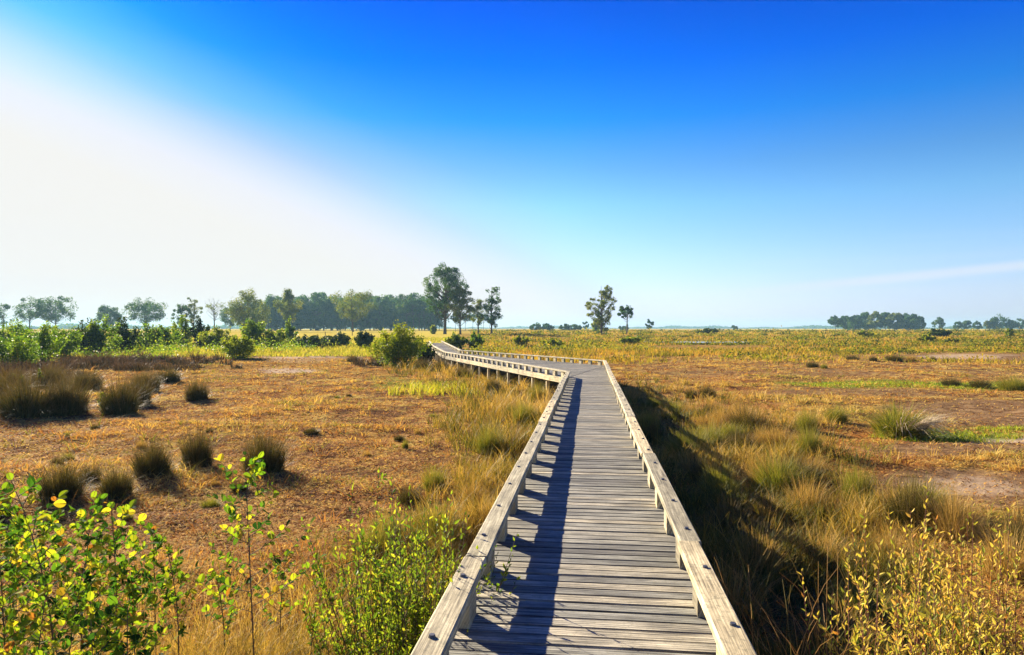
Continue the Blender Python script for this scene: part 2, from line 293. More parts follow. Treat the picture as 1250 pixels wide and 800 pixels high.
# ------------------------------------------------------------------ ground sheet
def ell(px, py, cx, cy, rx, ry, n=0.35, o=3, x=None, y=None):
    w = np.sqrt(((px - cx) / rx) ** 2 + ((py - cy) / ry) ** 2)
    if x is not None: w = w + n * snoise(x, y, o)
    return 1 - sm(0.75, 1.1, w)
def zones(x, y):
    yy = np.maximum(y, 1.0); px, py = proj(x, yy, 0 * x + ground_z(x, y)); f = (y > 2).astype(float)
    dw, side = dist_walk(x, y)
    n2, n3, n1 = snoise(x, y, 2), snoise(x, y, 3), snoise(x, y, 1)
    Z = {}
    mud = np.maximum.reduce([ell(px, py, 1195, 505, 120, 17, .35, 2, x, y), ell(px, py, 1180, 548, 150, 14, .4, 2, x, y), ell(px, py, 1060, 478, 110, 6, .6, 2, x, y) * .7,
        ell(px, py, 1190, 437, 90, 7, .35, 1, x, y), ell(px, py, 1000, 455, 200, 5, .7, 2, x, y) * .55, ell(px, py, 1200, 600, 110, 30, .5, 2, x, y), ell(px, py, 1230, 660, 60, 30, .5, 2, x, y), ell(px, py, 860, 424, 110, 3, .3, 1, x, y)])
    Z['mud'] = mud * f
    Z['sand'] = np.maximum.reduce([ell(px, py, 1200, 600, 80, 12, .8, 3, x, y) * .4, ell(px, py, 1210, 535, 80, 5, .6, 3, x, y) * .8, ell(px, py, 370, 437, 70, 6, .4, 2, x, y) * .8, ell(px, py, 360, 452, 40, 4, .4, 2, x, y) * .8, ell(px, py, 1180, 436, 60, 3, .4, 1, x, y) * .6]) * f
    Z['green'] = np.maximum.reduce([ell(px, py, 1130, 470, 170, 5, .35, 2, x, y), ell(px, py, 1170, 530, 90, 9, .3, 2, x, y) * .8, ell(px, py, 520, 470, 90, 9, .5, 2, x, y) * .5]) * f
    Z['orange'] = np.clip(np.maximum.reduce([ell(px, py, 1050, 560, 110, 35, .4, 2, x, y), ell(px, py, 900, 500, 70, 40, .4, 2, x, y) * .6, ell(px, py, 300, 520, 400, 60, .7, 1, x, y) * np.clip(.15 + .5 * n2, 0, .7)]), 0, 1) * f
    far = sm(100, 190, y)
    Z['straw'] = np.clip(np.where(px < 560, sm(60, 70, y) * .98, far * .6) + np.where((px > 900), far * .3, 0), 0, 1) * f
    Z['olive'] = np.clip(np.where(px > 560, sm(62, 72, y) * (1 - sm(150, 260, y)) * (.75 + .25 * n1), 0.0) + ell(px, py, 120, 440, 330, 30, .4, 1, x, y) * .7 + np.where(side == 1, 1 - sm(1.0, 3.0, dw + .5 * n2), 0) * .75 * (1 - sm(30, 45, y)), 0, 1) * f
    return Z, px, py
rings = np.concatenate([[0.0], np.geomspace(1.0, 7000, 400)]); NA = 560
# finer in front of the camera
ang = np.concatenate([np.linspace(-50, 50, 420), np.linspace(50, 310, 142)[1:-1]]); NA = len(ang)
A, Rr = np.meshgrid(np.radians(ang), rings[1:])
gx, gy = (Rr * np.sin(A)).ravel(), (Rr * np.cos(A)).ravel(); gz = ground_z(gx, gy)
gx = np.append(gx, 0.0); gy = np.append(gy, 0.0); gz = np.append(gz, float(ground_z(np.float64(0), np.float64(0))))
nr = len(rings) - 1; i, j = np.meshgrid(np.arange(nr - 1), np.arange(NA), indexing='ij'); j2 = (j + 1) % NA
F = np.stack([i * NA + j, i * NA + j2, (i + 1) * NA + j2, (i + 1) * NA + j], -1).reshape(-1, 4)[:, ::-1]
jj = np.arange(NA); Fc = np.stack([jj, (jj + 1) % NA, np.full(NA, len(gx) - 1)], -1)[:, ::-1]
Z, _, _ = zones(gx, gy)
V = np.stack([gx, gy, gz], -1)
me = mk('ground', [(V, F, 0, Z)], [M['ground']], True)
g = link('ground', me); tag(g, kind='structure')
# (the centre hole under the camera is closed by a small fan)
import bmesh
bm = bmesh.new(); bm.from_mesh(me); bm.verts.ensure_lookup_table(); bmesh.ops.contextual_create(bm, geom=[bm.verts[k] for k in range(NA)]); bmesh.ops.recalc_face_normals(bm, faces=bm.faces); bm.to_mesh(me); bm.free()

# ------------------------------------------------------------------ boardwalk
def box_np(c, ax, ay, az, sx, sy, sz, rnd=None, ch=0.0):
    """box centred at c, u along ax; optional chamfer of the long top edges"""
    c, ax, ay, az = map(np.asarray, (c, ax, ay, az)); hx, hy, hz = sx / 2, sy / 2, sz / 2
    if ch: prof = [(-hy, -hz), (hy, -hz), (hy, hz - ch), (hy - ch, hz), (-hy + ch, hz), (-hy, hz - ch)]
    else: prof = [(-hy, -hz), (hy, -hz), (hy, hz), (-hy, hz)]
    k = len(prof); V = []; u = []; v = []
    for s in (-hx, hx):
        for (a, b) in prof: V.append(c + ax * s + ay * a + az * b); u.append(s + hx); v.append(a + hy + (b - hz) * 0.5)
    F4 = [(q, (q + 1) % k, k + (q + 1) % k, k + q) for q in range(k)]
    Fk = [tuple(range(k))[::-1], tuple(range(k, 2 * k))]
    r = random.random() if rnd is None else rnd
    at_ = {'u': np.array(u), 'v': np.array(v), 'rnd': np.full(2 * k, r)}
    V = np.array(V); n = np.arange(2 * k)
    return [(V, np.array(F4), 0, at_), (V.copy(), np.array(Fk), 0, at_)]
UP = np.array([0, 0, 1.0])
def clip_line(p, d, poly):
    """parameter interval of the line p+t*d inside a convex polygon"""
    t0, t1 = -1e9, 1e9; n = len(poly); area = sum(poly[i][0] * poly[(i + 1) % n][1] - poly[(i + 1) % n][0] * poly[i][1] for i in range(n))
    for i in range(n):
        a, b = poly[i], poly[(i + 1) % n]; e = b - a; nn = np.array([-e[1], e[0]]) * (1 if area > 0 else -1)
        den = nn @ d; num = nn @ (p - a)
        if abs(den) < 1e-9:
            if num < 0: return None
            continue
        t = -num / den
        if den > 0: t0 = max(t0, t)
        else: t1 = min(t1, t)
    return (t0, t1) if t1 - t0 > 0.05 else None
bw = empty('boardwalk', (0, 0, 0)); tag(bw, 'weathered grey timber boardwalk with low kerb rails that bends left across the marsh', 'boardwalk')
deck = []
PITCH, PW = 0.120, 0.104
segs = [([Lw[0], Lw[1], Rw[1], Rw[0]], d1),
        ([Lw[1], Lw[2], Rw[2], Rw[1]], (Lw[2] - Lw[1]) / np.linalg.norm(Lw[2] - Lw[1]) * .5 + (Rw[2] - Rw[1]) / np.linalg.norm(Rw[2] - Rw[1]) * .5),
        ([Lw[2], Lw[3], Rw[3], Rw[2]], Lw[3] - Lw[2]), ([Lw[3], Lw[4], Rw[4], Rw[3]], Lw[4] - Lw[3])]
for poly, dd in segs:
    dd = dd / np.linalg.norm(dd); cr = np.array([dd[1], -dd[0]]); o0 = poly[0]
    ts = [(q - o0) @ dd for q in poly]; s = min(ts) + PITCH / 2
    while s < max(ts):
        mid = o0 + dd * s; r = clip_line(mid, cr, poly)
        if r:
            a, b = r[0] + 0.03 + random.uniform(-.008, .008), r[1] - 0.03 + random.uniform(-.008, .008)
            c2 = mid + cr * (a + b) / 2
            tilt = random.uniform(-.010, .010); az = np.array([dd[0] * tilt, dd[1] * tilt, 1.0]); az /= np.linalg.norm(az)
            deck += box_np((c2[0], c2[1], DECK - 0.0175 + random.uniform(-.0035, .0035)), np.array([cr[0], cr[1], 0]), np.array([dd[0], dd[1], 0]), az, b - a, PW + random.uniform(-.008, .005), 0.035, None, 0.004)
        s += PITCH
link('deck', mk('deck', deck, [M['deck']]), bw)
def strip_beams(name, line, inset, w, zc, h, seglen, mat, ch=0.0, sgn=1):
    """long timbers end to end along a polyline; inset>0 moves towards the walk's middle"""
    out = []
    for a, b in zip(line[:-1], line[1:]):
        d = b - a; ln = np.linalg.norm(d); d = d / ln; n2 = np.array([d[1], -d[0]]) * sgn
        k = max(1, round(ln / seglen)); l = ln / k
        for q in range(k):
            c = a + d * (l * (q + .5)) + n2 * inset; j = random.uniform(-.009, .009)
            out += box_np((c[0] + n2[0] * j, c[1] + n2[1] * j, zc + random.uniform(-.003, .003)), np.array([d[0], d[1], 0]), np.array([n2[0], n2[1], 0]), UP * (1), l - .006, w, h, None, ch)
    return out
blocks = []; bolts = []; piles = []
for line, sgn, side in ((Lw, 1, 'left'), (Rw, -1, 'right')):
    rail = link('kerb_rail', mk('kerb_rail', strip_beams('r', line, 0.075, 0.150, RAILTOP - 0.025, 0.05, 3.32, M['rail'], 0.008, sgn), [M['rail']]), bw)
    link('edge_beam', mk('edge_beam', strip_beams('e', line, 0.0, 0.05, DECK - 0.105, 0.19, 3.32, M['rail'], 0, sgn), [M['rail']]), bw)
    link('inner_joist', mk('inner_joist', strip_beams('e', line, 0.5, 0.07, DECK - 0.125, 0.17, 3.3, M['rail'], 0, sgn), [M['rail']]), bw)
    for si, (a, b) in enumerate(zip(line[:-1], line[1:])):
        d = b - a; ln = np.linalg.norm(d); d = d / ln; n2 = np.array([d[1], -d[0]]) * sgn
        k = max(1, round(ln / 0.83)); l = ln / k
        for q in range(k):
            p = a + d * (l * (q + .5)) + n2 * 0.075; blocks.append((p, d, sgn, si))
            if si == 0 and 2.5 < p[1] < 22: bolts.append((a + d * (l * (q + .5) + .045) + n2 * 0.055, rail))
            if si < 3 and q % 2 == 0: piles.append((a + d * (l * (q + .5)) + n2 * 0.09, d))
            if si < 3 and q % 2 == 0 and sgn == 1: pass
bmesh_block = mk('rail_block', box_np((0, 0, 0), (1, 0, 0), (0, 1, 0), UP, 0.22, 0.10, 0.20), [M['rail']])
bvar = [bmesh_block] + [mk('rail_block', box_np((0, 0, 0), (1, 0, 0), (0, 1, 0), UP, 0.22, 0.10, 0.20, k / 4), [M['rail']]) for k in range(5)]
blocks.sort(key=lambda q: np.linalg.norm(q[0]) if q[0][1] > 2 else 1e3 + abs(q[0][1]))
for p, d, sgn, si in blocks[:98]:
    o = link('rail_block', random.choice(bvar), bw); o.location = (p[0], p[1], DECK + 0.10); o.rotation_euler = (0, 0, math.atan2(d[1], d[0]) + random.uniform(-.02, .02))
rest = []
for p, d, sgn, si in blocks[98:]: rest += box_np((p[0], p[1], DECK + 0.10), (d[0], d[1], 0), (-d[1], d[0], 0), UP, 0.22, 0.10, 0.20)
o = link('distant_rail_blocks', mk('distant_rail_blocks', rest, [M['rail']]), bw); o['kind'] = 'stuff'
bmx = bmesh.new(); bmesh.ops.create_cone(bmx, cap_ends=True, segments=10, radius1=0.019, radius2=0.015, depth=0.014); bme = bpy.data.meshes.new('bolt'); bmx.to_mesh(bme); bmx.free(); bme.materials.append(M['bolt'])
for p, par in bolts:
    o = link('bolt', bme, par); o.location = (p[0], p[1], RAILTOP + 0.005)
pil = [mk('pile', box_np((0, 0, 0), (0, 0, 1), (1, 0, 0), np.array([0, 1.0, 0]), 1.3, 0.11, 0.11, k / 3), [M['rail']]) for k in range(4)]
piles.sort(key=lambda q: q[0][1])
for p, d in [q for q in piles if q[0][1] > 1][:96]:
    z = float(ground_z(p[0], p[1])); o = link('pile', random.choice(pil), bw); o.location = (p[0], p[1], DECK - 0.205 - 0.65); o.rotation_euler = (0, 0, math.atan2(d[1], d[0]))

# ------------------------------------------------------------------ plant generators (numpy)
def nrm(a): return a / np.maximum(np.linalg.norm(a, axis=-1, keepdims=True), 1e-9)
def blades(P, H, Wd, lean, head, droop, lv=4, rnd=None, r=None, twist=None):
    """n grass blades: base P, height H, lean (fraction of H outwards), heading angle, droop"""
    r = r or rng; n = len(P); t = np.linspace(0, 1, lv)[None, :]
    hd = np.stack([np.cos(head), np.sin(head), 0 * head], -1)
    out = (lean * H)[:, None] * t ** 1.7; up = H[:, None] * (t - (droop[:, None]) * t ** 3)
    c = P[:, None, :] + hd[:, None, :] * out[..., None]; c[..., 2] += up
    tw = head + np.pi / 2 + (r.uniform(-1.2, 1.2, n) if twist is None else twist)
    sdv = np.stack([np.cos(tw), np.sin(tw), 0 * tw], -1)[:, None, :] * (Wd[:, None] * (1 - .85 * t ** 1.5) / 2)[..., None]
    V = np.stack([c - sdv, c + sdv], 2).reshape(-1, 3)
    k = np.arange(lv - 1) * 2; f = np.stack([k, k + 1, k + 3, k + 2], -1)
    F = (np.arange(n)[:, None, None] * 2 * lv + f[None]).reshape(-1, 4)
    rn = r.random(n) if rnd is None else rnd
    return V, F, {'rnd': np.repeat(rn, 2 * lv), 'h': np.tile(np.repeat(np.linspace(0, 1, lv), 2), n)}
LEAF6 = [(0.0, 0.0), (0.3, 0.85), (0.62, 0.95), (1.0, 0.0)]
ROUND = [(0.0, 0.0), (0.14, 0.55), (0.38, 0.95), (0.62, 1.0), (0.84, 0.7), (1.0, 0.12)]
LANCE = [(0.0, 0.0), (0.3, 0.9), (0.6, 0.8), (1.0, 0.0)]
def leaves(P, A, Nn, Ln, wr, shape=LEAF6, fold=0.25, rnd=None, r=None):
    """leaves folded on the midrib: two halves each"""
    r = r or rng; n = len(P); A = nrm(A); S = nrm(np.cross(A, Nn)); Nn = nrm(np.cross(S, A))
    k = len(shape); V = []
    mid = [P, P + A * Ln[:, None]]
    for sg in (-1, 1):
        for (t_, w) in shape:
            curl = -0.12 * t_ * t_
            V.append(P + A * (Ln * t_)[:, None] + S * (sg * w * wr * Ln / 2)[:, None] + Nn * ((w * fold * wr * Ln / 2) + curl * Ln)[:, None])
    V = np.stack(V, 1).reshape(-1, 3)
    f1 = np.arange(k); f2 = np.arange(k)[::-1] + k
    F = (np.arange(n)[:, None, None] * 2 * k + np.stack([f1, f2])[None]).reshape(-1, k)
    rn = r.random(n) if rnd is None else rnd
    return V, F, {'rnd': np.repeat(rn, 2 * k)}
def quads(P, size, rnd=None, r=None, flat=0.0, asp=0.75):
    """loose foliage flakes of random orientation"""
    r = r or rng; n = len(P); A = nrm(r.normal(size=(n, 3))); B = r.normal(size=(n, 3)); B[:, 2] += flat * 3; B = nrm(np.cross(A, B))
    s = (size * r.uniform(.6, 1.3, n))[:, None] / 2
    V = np.stack([P - A * s, P + B * s * asp, P + A * s, P - B * s * asp], 1).reshape(-1, 3)
    F = np.arange(4 * n).reshape(-1, 4); rn = r.random(n) if rnd is None else rnd
    return V, F, {'rnd': np.repeat(rn, 4)}
def tube(pts, rad, k=5):
    pts = np.asarray(pts, float); rad = np.asarray(rad, float); n = len(pts)
    T = nrm(np.gradient(pts, axis=0)); ref = np.array([0.31, 0.95, 0.05]); S = nrm(np.cross(T, ref)); B = np.cross(T, S)
    a = np.arange(k) * 2 * np.pi / k
    V = (pts[:, None] + (S[:, None] * np.cos(a)[None, :, None] + B[:, None] * np.sin(a)[None, :, None]) * rad[:, None, None]).reshape(-1, 3)
    i, j = np.meshgrid(np.arange(n - 1), np.arange(k), indexing='ij')
    F = np.stack([i * k + j, i * k + (j + 1) % k, (i + 1) * k + (j + 1) % k, (i + 1) * k + j], -1).reshape(-1, 4)
    return V, F, {}
def bez(a, c, b, n=5):
    t = np.linspace(0, 1, n)[:, None]; return (1 - t) ** 2 * a + 2 * t * (1 - t) * c + t * t * b
def wrap(parts, mi=0): return [(v, f, mi, a) for v, f, a in parts]

def tree_meshes(H, Wd, trunk=0.3, shape='round', clumps=40, per=70, leaf=0.5, seed=1, rad=None, forks=2, bare=0.0, clump_r=None):
    r = np.random.default_rng(seed); tw = []
    bx, by = r.normal(0, .02 * H, 2); tr = rad or H * 0.018
    tp = np.array([[0, 0, -.3], [bx * .3, by * .3, H * trunk * .5], [bx * .6, by * .6, H * trunk], [bx * 1.2, by * 1.2, H * (trunk + (1 - trunk) * .5)], [bx, by, H * .93]])
    tw.append(tube(tp, [tr * 1.35, tr, tr * .85, tr * .5, tr * .12], 7))
    C = []
    while len(C) < clumps:
        p = r.uniform(-1, 1, 3)
        q = np.linalg.norm(p)
        if q > 1 or q < r.uniform(0.15, .85): continue
        z = (p[2] + 1) / 2
        if shape == 'round': w = 1.0
        elif shape == 'column': w = 0.75 + .35 * math.sin(z * 9 + seed); w *= 1 - .45 * z
        elif shape == 'ragged': w = 0.55 + .6 * abs(math.sin(z * 7 + seed * 1.7))
        elif shape == 'umbrella':
            w = 1.0; 
            if z < .25: continue
        elif shape == 'egg': w = 1.1 - .5 * z
        elif shape == 'lopsided': w = 1.7 * float(np.interp(z, [0, .12, .3, .48, .62, .75, .9, 1], [.42, .5, .38, .62, .66, .40, .34, .2]))
        ca = math.atan2(p[1], p[0]); w *= 1 + .18 * math.sin(3 * ca + seed) + r.normal(0, .06)
        C.append([p[0] * w * Wd / 2, p[1] * w * Wd / 2, H * trunk + (H * (1 - trunk)) * (.03 + .93 * z)])
    C = np.array(C); cr = clump_r or (Wd * .13)
    if shape == 'lopsided': C[:, 0] += Wd * .22 * np.interp(C[:, 2] / H, [0, .5, .75, 1], [0, -.1, .5, 1.0])
    P = []; rn = []
    for c in C:
        h0 = max(H * trunk * .8, min(c[2] - .12 * H - .35 * math.hypot(c[0], c[1]), H * .85)); f = h0 / (H * .93)
        s = np.array([bx * min(1.1, f * 1.3), by * min(1.1, f * 1.3), h0]); m_ = (s + c) / 2 + np.array([0, 0, -.04 * H]) + r.normal(0, .02 * H, 3)
        tw.append(tube(bez(s, m_, c, 4), np.array([.34, .24, .15, .05]) * tr * r.uniform(.7, 1.2), 4))
        if r.random() < bare: 
            for _ in range(5): tw.append(tube([c, c + r.normal(0, cr * .6, 3) + [0, 0, cr * .6]], [tr * .06, tr * .02], 3))
            continue
        k = int(per * r.uniform(.5, 1.5)); rr = cr * r.uniform(.65, 1.3)
        q = nrm(r.normal(size=(k, 3))) * (r.random((k, 1)) ** .45) * rr; q[:, 2] *= .85
        P.append(c + q); rn.append(np.clip(r.random(k) * .6 + r.uniform(0, .4), 0, 1))
    P = np.concatenate(P); rn = np.concatenate(rn)
    return mk('trunk', wrap(tw), [M['bark']]), wrap([quads(P, np.full(len(P), leaf), rn, r)])
def place_tree(px, D, top, wpx, label, group=None, shape='round', trunk=.3, clumps=45, per=60, seed=1, mat='tree', name='tree', leafpx=1.9, bare=0, cat='tree', cr=None, rad=None):
    p = at_d(px, D); H = CAMZ - (top - HZ) / FPX * D - p[2]; Wd = wpx / FPX * D
    tk, cw = tree_meshes(H, Wd, trunk * .8, shape, int(clumps * 1.25), int(per * 1.7), leafpx * .72 / FPX * D, seed, rad, 2, bare, cr and cr / FPX * D)
    e = empty(name, p); tag(e, label, cat, group)
    link('trunk', tk, e); link('crown', mk('crown', cw, [M[mat]]), e); return e
def copy_tree(root, loc, rz, scale, label=None, group=None):
    r = root.copy(); COL.objects.link(r); r.location = loc; r.rotation_euler = (0, 0, rz); r.scale = scale
    if label: r['label'] = label
    if group: r['group'] = group
    for ch in list(root.children):
        c = ch.copy(); COL.objects.link(c); c.parent = r
    return r

def shrub_meshes(H, Wd, stems=14, nleaf=2500, leaf=0.07, seed=1, spiky=0.5, dense=0.35, smat='stem_brown'):
    """many stems from one base with leaves along their upper part"""
    r = np.random.default_rng(seed); st = []; P = []; rn = []; per = nleaf // stems
    for s in range(stems):
        a = r.uniform(0, 6.28); q = math.sqrt((s + .5) / stems); rr = q * Wd / 2 * r.uniform(.7, 1.05)
        h = H * (1 - .5 * q ** 2) * r.uniform(1 - .35 * spiky, 1.03)
        b = np.array([math.cos(a), math.sin(a), 0]) * rr * .3; tip = np.array([math.cos(a) * rr, math.sin(a) * rr, h])
        b[2] = -.05; c = b * 1.2 + np.array([0, 0, h * .55]); pts = bez(b, c, tip, 6); rd = .008 * H
        st.append(tube(pts, np.linspace(rd, rd * .2, 6), 4))
        t = r.beta(2.2, 1.3, per) if dense else r.uniform(.2, 1, per); t = np.clip(t, .02, 1)
        i = t * 5; i0 = np.minimum(i.astype(int), 4); pp = pts[i0] + (pts[i0 + 1] - pts[i0]) * (i - i0)[:, None]
        sp = (Wd * .16 * (1 - .75 * t) + .03 * H) * r.random(per) ** .5
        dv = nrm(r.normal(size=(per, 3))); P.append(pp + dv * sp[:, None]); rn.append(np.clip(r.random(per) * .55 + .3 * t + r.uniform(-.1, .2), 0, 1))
    P = np.concatenate(P); rn = np.concatenate(rn); P[:, 2] = np.maximum(P[:, 2], .02)
    return mk('stems', wrap(st), [M[smat]]), wrap([quads(P, np.full(len(P), leaf), rn, r)])
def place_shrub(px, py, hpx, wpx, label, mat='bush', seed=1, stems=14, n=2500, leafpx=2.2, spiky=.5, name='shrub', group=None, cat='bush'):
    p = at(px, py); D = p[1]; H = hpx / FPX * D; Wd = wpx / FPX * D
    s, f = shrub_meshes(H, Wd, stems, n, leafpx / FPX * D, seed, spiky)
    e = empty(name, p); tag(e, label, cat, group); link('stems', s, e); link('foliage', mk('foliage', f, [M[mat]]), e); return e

# ------------------------------------------------------------------ trees on the horizon
T = place_tree
ORD = ['first', 'second', 'third', 'fourth', 'fifth', 'sixth', 'seventh', 'eighth', 'ninth', 'tenth']
T(4, 330, 370, 34, 'sparse hazy tree cut by the left edge of the photo', None, 'ragged', .3, 26, 55, 11)
T(36, 330, 363, 34, 'thin leaning tree left of the dense round one, sky showing through its crown', None, 'ragged', .35, 26, 50, 12)
T(68, 330, 361, 44, 'broad dense dark tree with two trunks near the left edge', None, 'round', .32, 46, 75, 13)
T(131, 360, 372, 30, 'small rounded dark tree standing alone, smaller than the two domed ones beside it', None, 'egg', .2, 40, 70, 14)
T(178, 330, 365, 42, 'domed dark tree on a slim trunk standing alone above the birch scrub', None, 'round', .34, 44, 70, 15)
T(222, 250, 368, 24, 'loose young tree with open branches, left of the taller one', None, 'ragged', .3, 26, 40, 16)
T(236, 250, 362, 22, 'slim upright open tree next to the bare crowned one', None, 'ragged', .3, 26, 40, 17, 'tree_b')
T(262, 260, 362, 26, 'almost bare tree with a fan of leafless twigs', None, 'umbrella', .35, 30, 25, 18, 'tree_b', bare=.75)
T(281, 380, 374, 26, 'small hazy tree tucked left of the big wood', None, 'round', .2, 34, 60, 19)
T(303, 240, 353, 52, 'big ragged tree at the left end of the distant wood', None, 'egg', .12, 70, 80, 20, 'tree_b')
T(352, 260, 352, 36, 'narrow pointed tree rising in front of the distant wood', None, 'column', .1, 46, 80, 21, 'tree_b')
T(431, 270, 352, 52, 'pale open crowned tree in the middle of the distant wood', None, 'round', .38, 44, 70, 22, 'tree_b')
wl_ = 'tall hazy blue green tree in the dense row of the distant wood'
wg = 'trees of the distant wood'
protos = []
D0 = 420
for k in range(6):
    e = T(330 + k * 37, D0 + 8 * k, 358 + (k % 3) * 2, 36 + 3 * (k % 3), wl_, wg, ('round', 'egg', 'round')[k % 3], .03 + .04 * (k % 3), 60, 70, 30 + k, 'tree', leafpx=2.2)
    protos.append(e)
xs = np.arange(306, 534, 9.0)
for k, px in enumerate(xs):
    row = k % 3; D = D0 + 25 * row + random.uniform(-6, 6); p = at_d(px + random.uniform(-3, 3), D)
    s = random.uniform(.90, 1.06) * (1.0 if px > 380 else .88)
    copy_tree(protos[k % 6], p, random.uniform(0, 6.28), (s, s, s), wl_, wg)
# the right end of the wood, where the trunks stand free of each other
pr = []
for k in range(3):
    pr.append(T(505 + k * 13, 400 + 5 * k, 361 + 2 * k, 24, 'slender straight trunk tree at the thinning right end of the wood', 'slender trees at the end of the wood', 'umbrella', .5, 30, 55, 40 + k, 'tree', rad=.22))
for k, px in enumerate((497, 512, 525, 536, 556, 568, 577, 590)):
    s = .95 if px < 540 else .55; copy_tree(pr[k % 3], at_d(px, 405 + 6 * (k % 4)), k * 1.3, (s, s, s), 'slender straight trunk tree at the thinning right end of the wood', 'slender trees at the end of the wood')
T(543, 200, 321, 52, 'tallest tree with a big domed crown, standing in front of the wood', None, 'round', .30, 95, 85, 50, 'tree', cr=5.0, rad=.42)
T(562, 195, 346, 36, 'olive crowned tree close against the right of the tallest tree', None, 'egg', .22, 50, 80, 51, 'tree_b', cr=4.5)
T(584, 200, 360, 24, 'small open tree between the olive one and the narrow dark one', None, 'ragged', .3, 30, 50, 52, 'tree_b', cr=3.2)
T(600, 195, 346, 26, 'narrow dark tree at the right end of the group', None, 'ragged', .14, 42, 60, 53, 'tree', cr=3.4)
T(735, 175, 345, 36, 'solitary lopsided tree with dense foliage at its foot, thin at the top', None, 'lopsided', .02, 85, 42, 62, 'tree_b', cr=3.0)
T(765, 200, 373, 20, 'small flat topped tree on a bare slim trunk', None, 'umbrella', .55, 22, 60, 55, 'tree', cr=2.6, rad=.18)
T(793, 380, 390, 10, 'tiny round tree alone on the horizon', None, 'round', .2, 14, 50, 56)
T(714, 500, 391, 8, 'tiny upright tree left of the solitary lopsided one', None, 'round', .1, 14, 50, 57)
T(761, 520, 396, 12, 'low dark bushy tree behind the flat topped one', None, 'round', .05, 14, 50, 58)
T(897, 520, 396, 8, 'lone low bush on the empty horizon right of centre', None, 'round', .05, 10, 50, 59)
for k, (px, tp, w_) in enumerate(((655, 395, 18), (668, 395, 14), (690, 396, 16), (703, 397, 14))):
    T(px, 430, tp, w_, ORD[k] + ' low bushy tree from the left in the thicket left of the solitary lopsided tree', 'thicket on the horizon', 'round', .03, 16, 50, 70 + k)
q1 = []
for k, (px, tp, w_) in enumerate(((1020, 386, 15), (1032, 385, 18), (1044, 383, 18), (1056, 381, 20), (1068, 380, 20), (1080, 380, 20), (1092, 381, 20), (1104, 382, 20), (1115, 383, 20), (1122, 386, 14))):
    T(px, 520 + 14 * (k % 2), tp, w_, ORD[k] + ' tree from the left in the compact blue hazed copse at right', 'trees of the compact copse at right', 'egg' if k else 'umbrella', .03 if k else .3, 50, 60, 80 + k, ('tree', 'tree_b')[k in (4, 6)], leafpx=2.1)
for k, (px, tp, w_, lb) in enumerate(((1147, 386, 14, 'isolated round tree just right of the compact copse'), (1170, 392, 10, 'smallest tree in the row right of the isolated one'), (1180, 390, 12, 'small round tree standing second in the far right row'),
        (1193, 392, 10, 'low dark tree third along the far right row'), (1206, 391, 11, 'paler small tree left of the biggest at far right'), (1221, 385, 24, 'biggest broad tree of the far right row'), (1212, 389, 14, 'shoulder tree against the left of the biggest one'),
        (1233, 390, 12, 'shoulder tree against the right of the biggest one'), (1244, 388, 14, 'tree at the right edge of the photo'))):
    T(px, 540, tp, w_, lb, None, 'egg', .1, 26, 45, 100 + k, ('tree', 'tree_b')[k == 4], leafpx=1.7)
# far woods along the edge of the plain
r = np.random.default_rng(5); P = []
for k in range(1500):
    a = r.uniform(-48, 48); d = 2100 + 500 * math.sin(a * .09 + 1) + r.uniform(0, 250); c = np.array([math.sin(R(a)) * d, math.cos(R(a)) * d, 1.2])
    hh = (7.0 + 3.5 * math.sin(a * .55) + 2.5 * math.sin(a * 1.9 + 1)) * r.uniform(.7, 1.1); n = 46
    q = nrm(r.normal(size=(n, 3))) * r.random((n, 1)) ** .4 * np.array([11, 11, hh * .55]); q[:, 2] = np.abs(q[:, 2] + hh * .45); P.append(c + q)
P = np.concatenate(P); tag(link('far_woods', mk('far_woods', wrap([quads(P, np.full(len(P), 5.0), None, r)]), [M['tree']])), 'low blue line of far off woods along the horizon', 'woodland', kind='stuff')

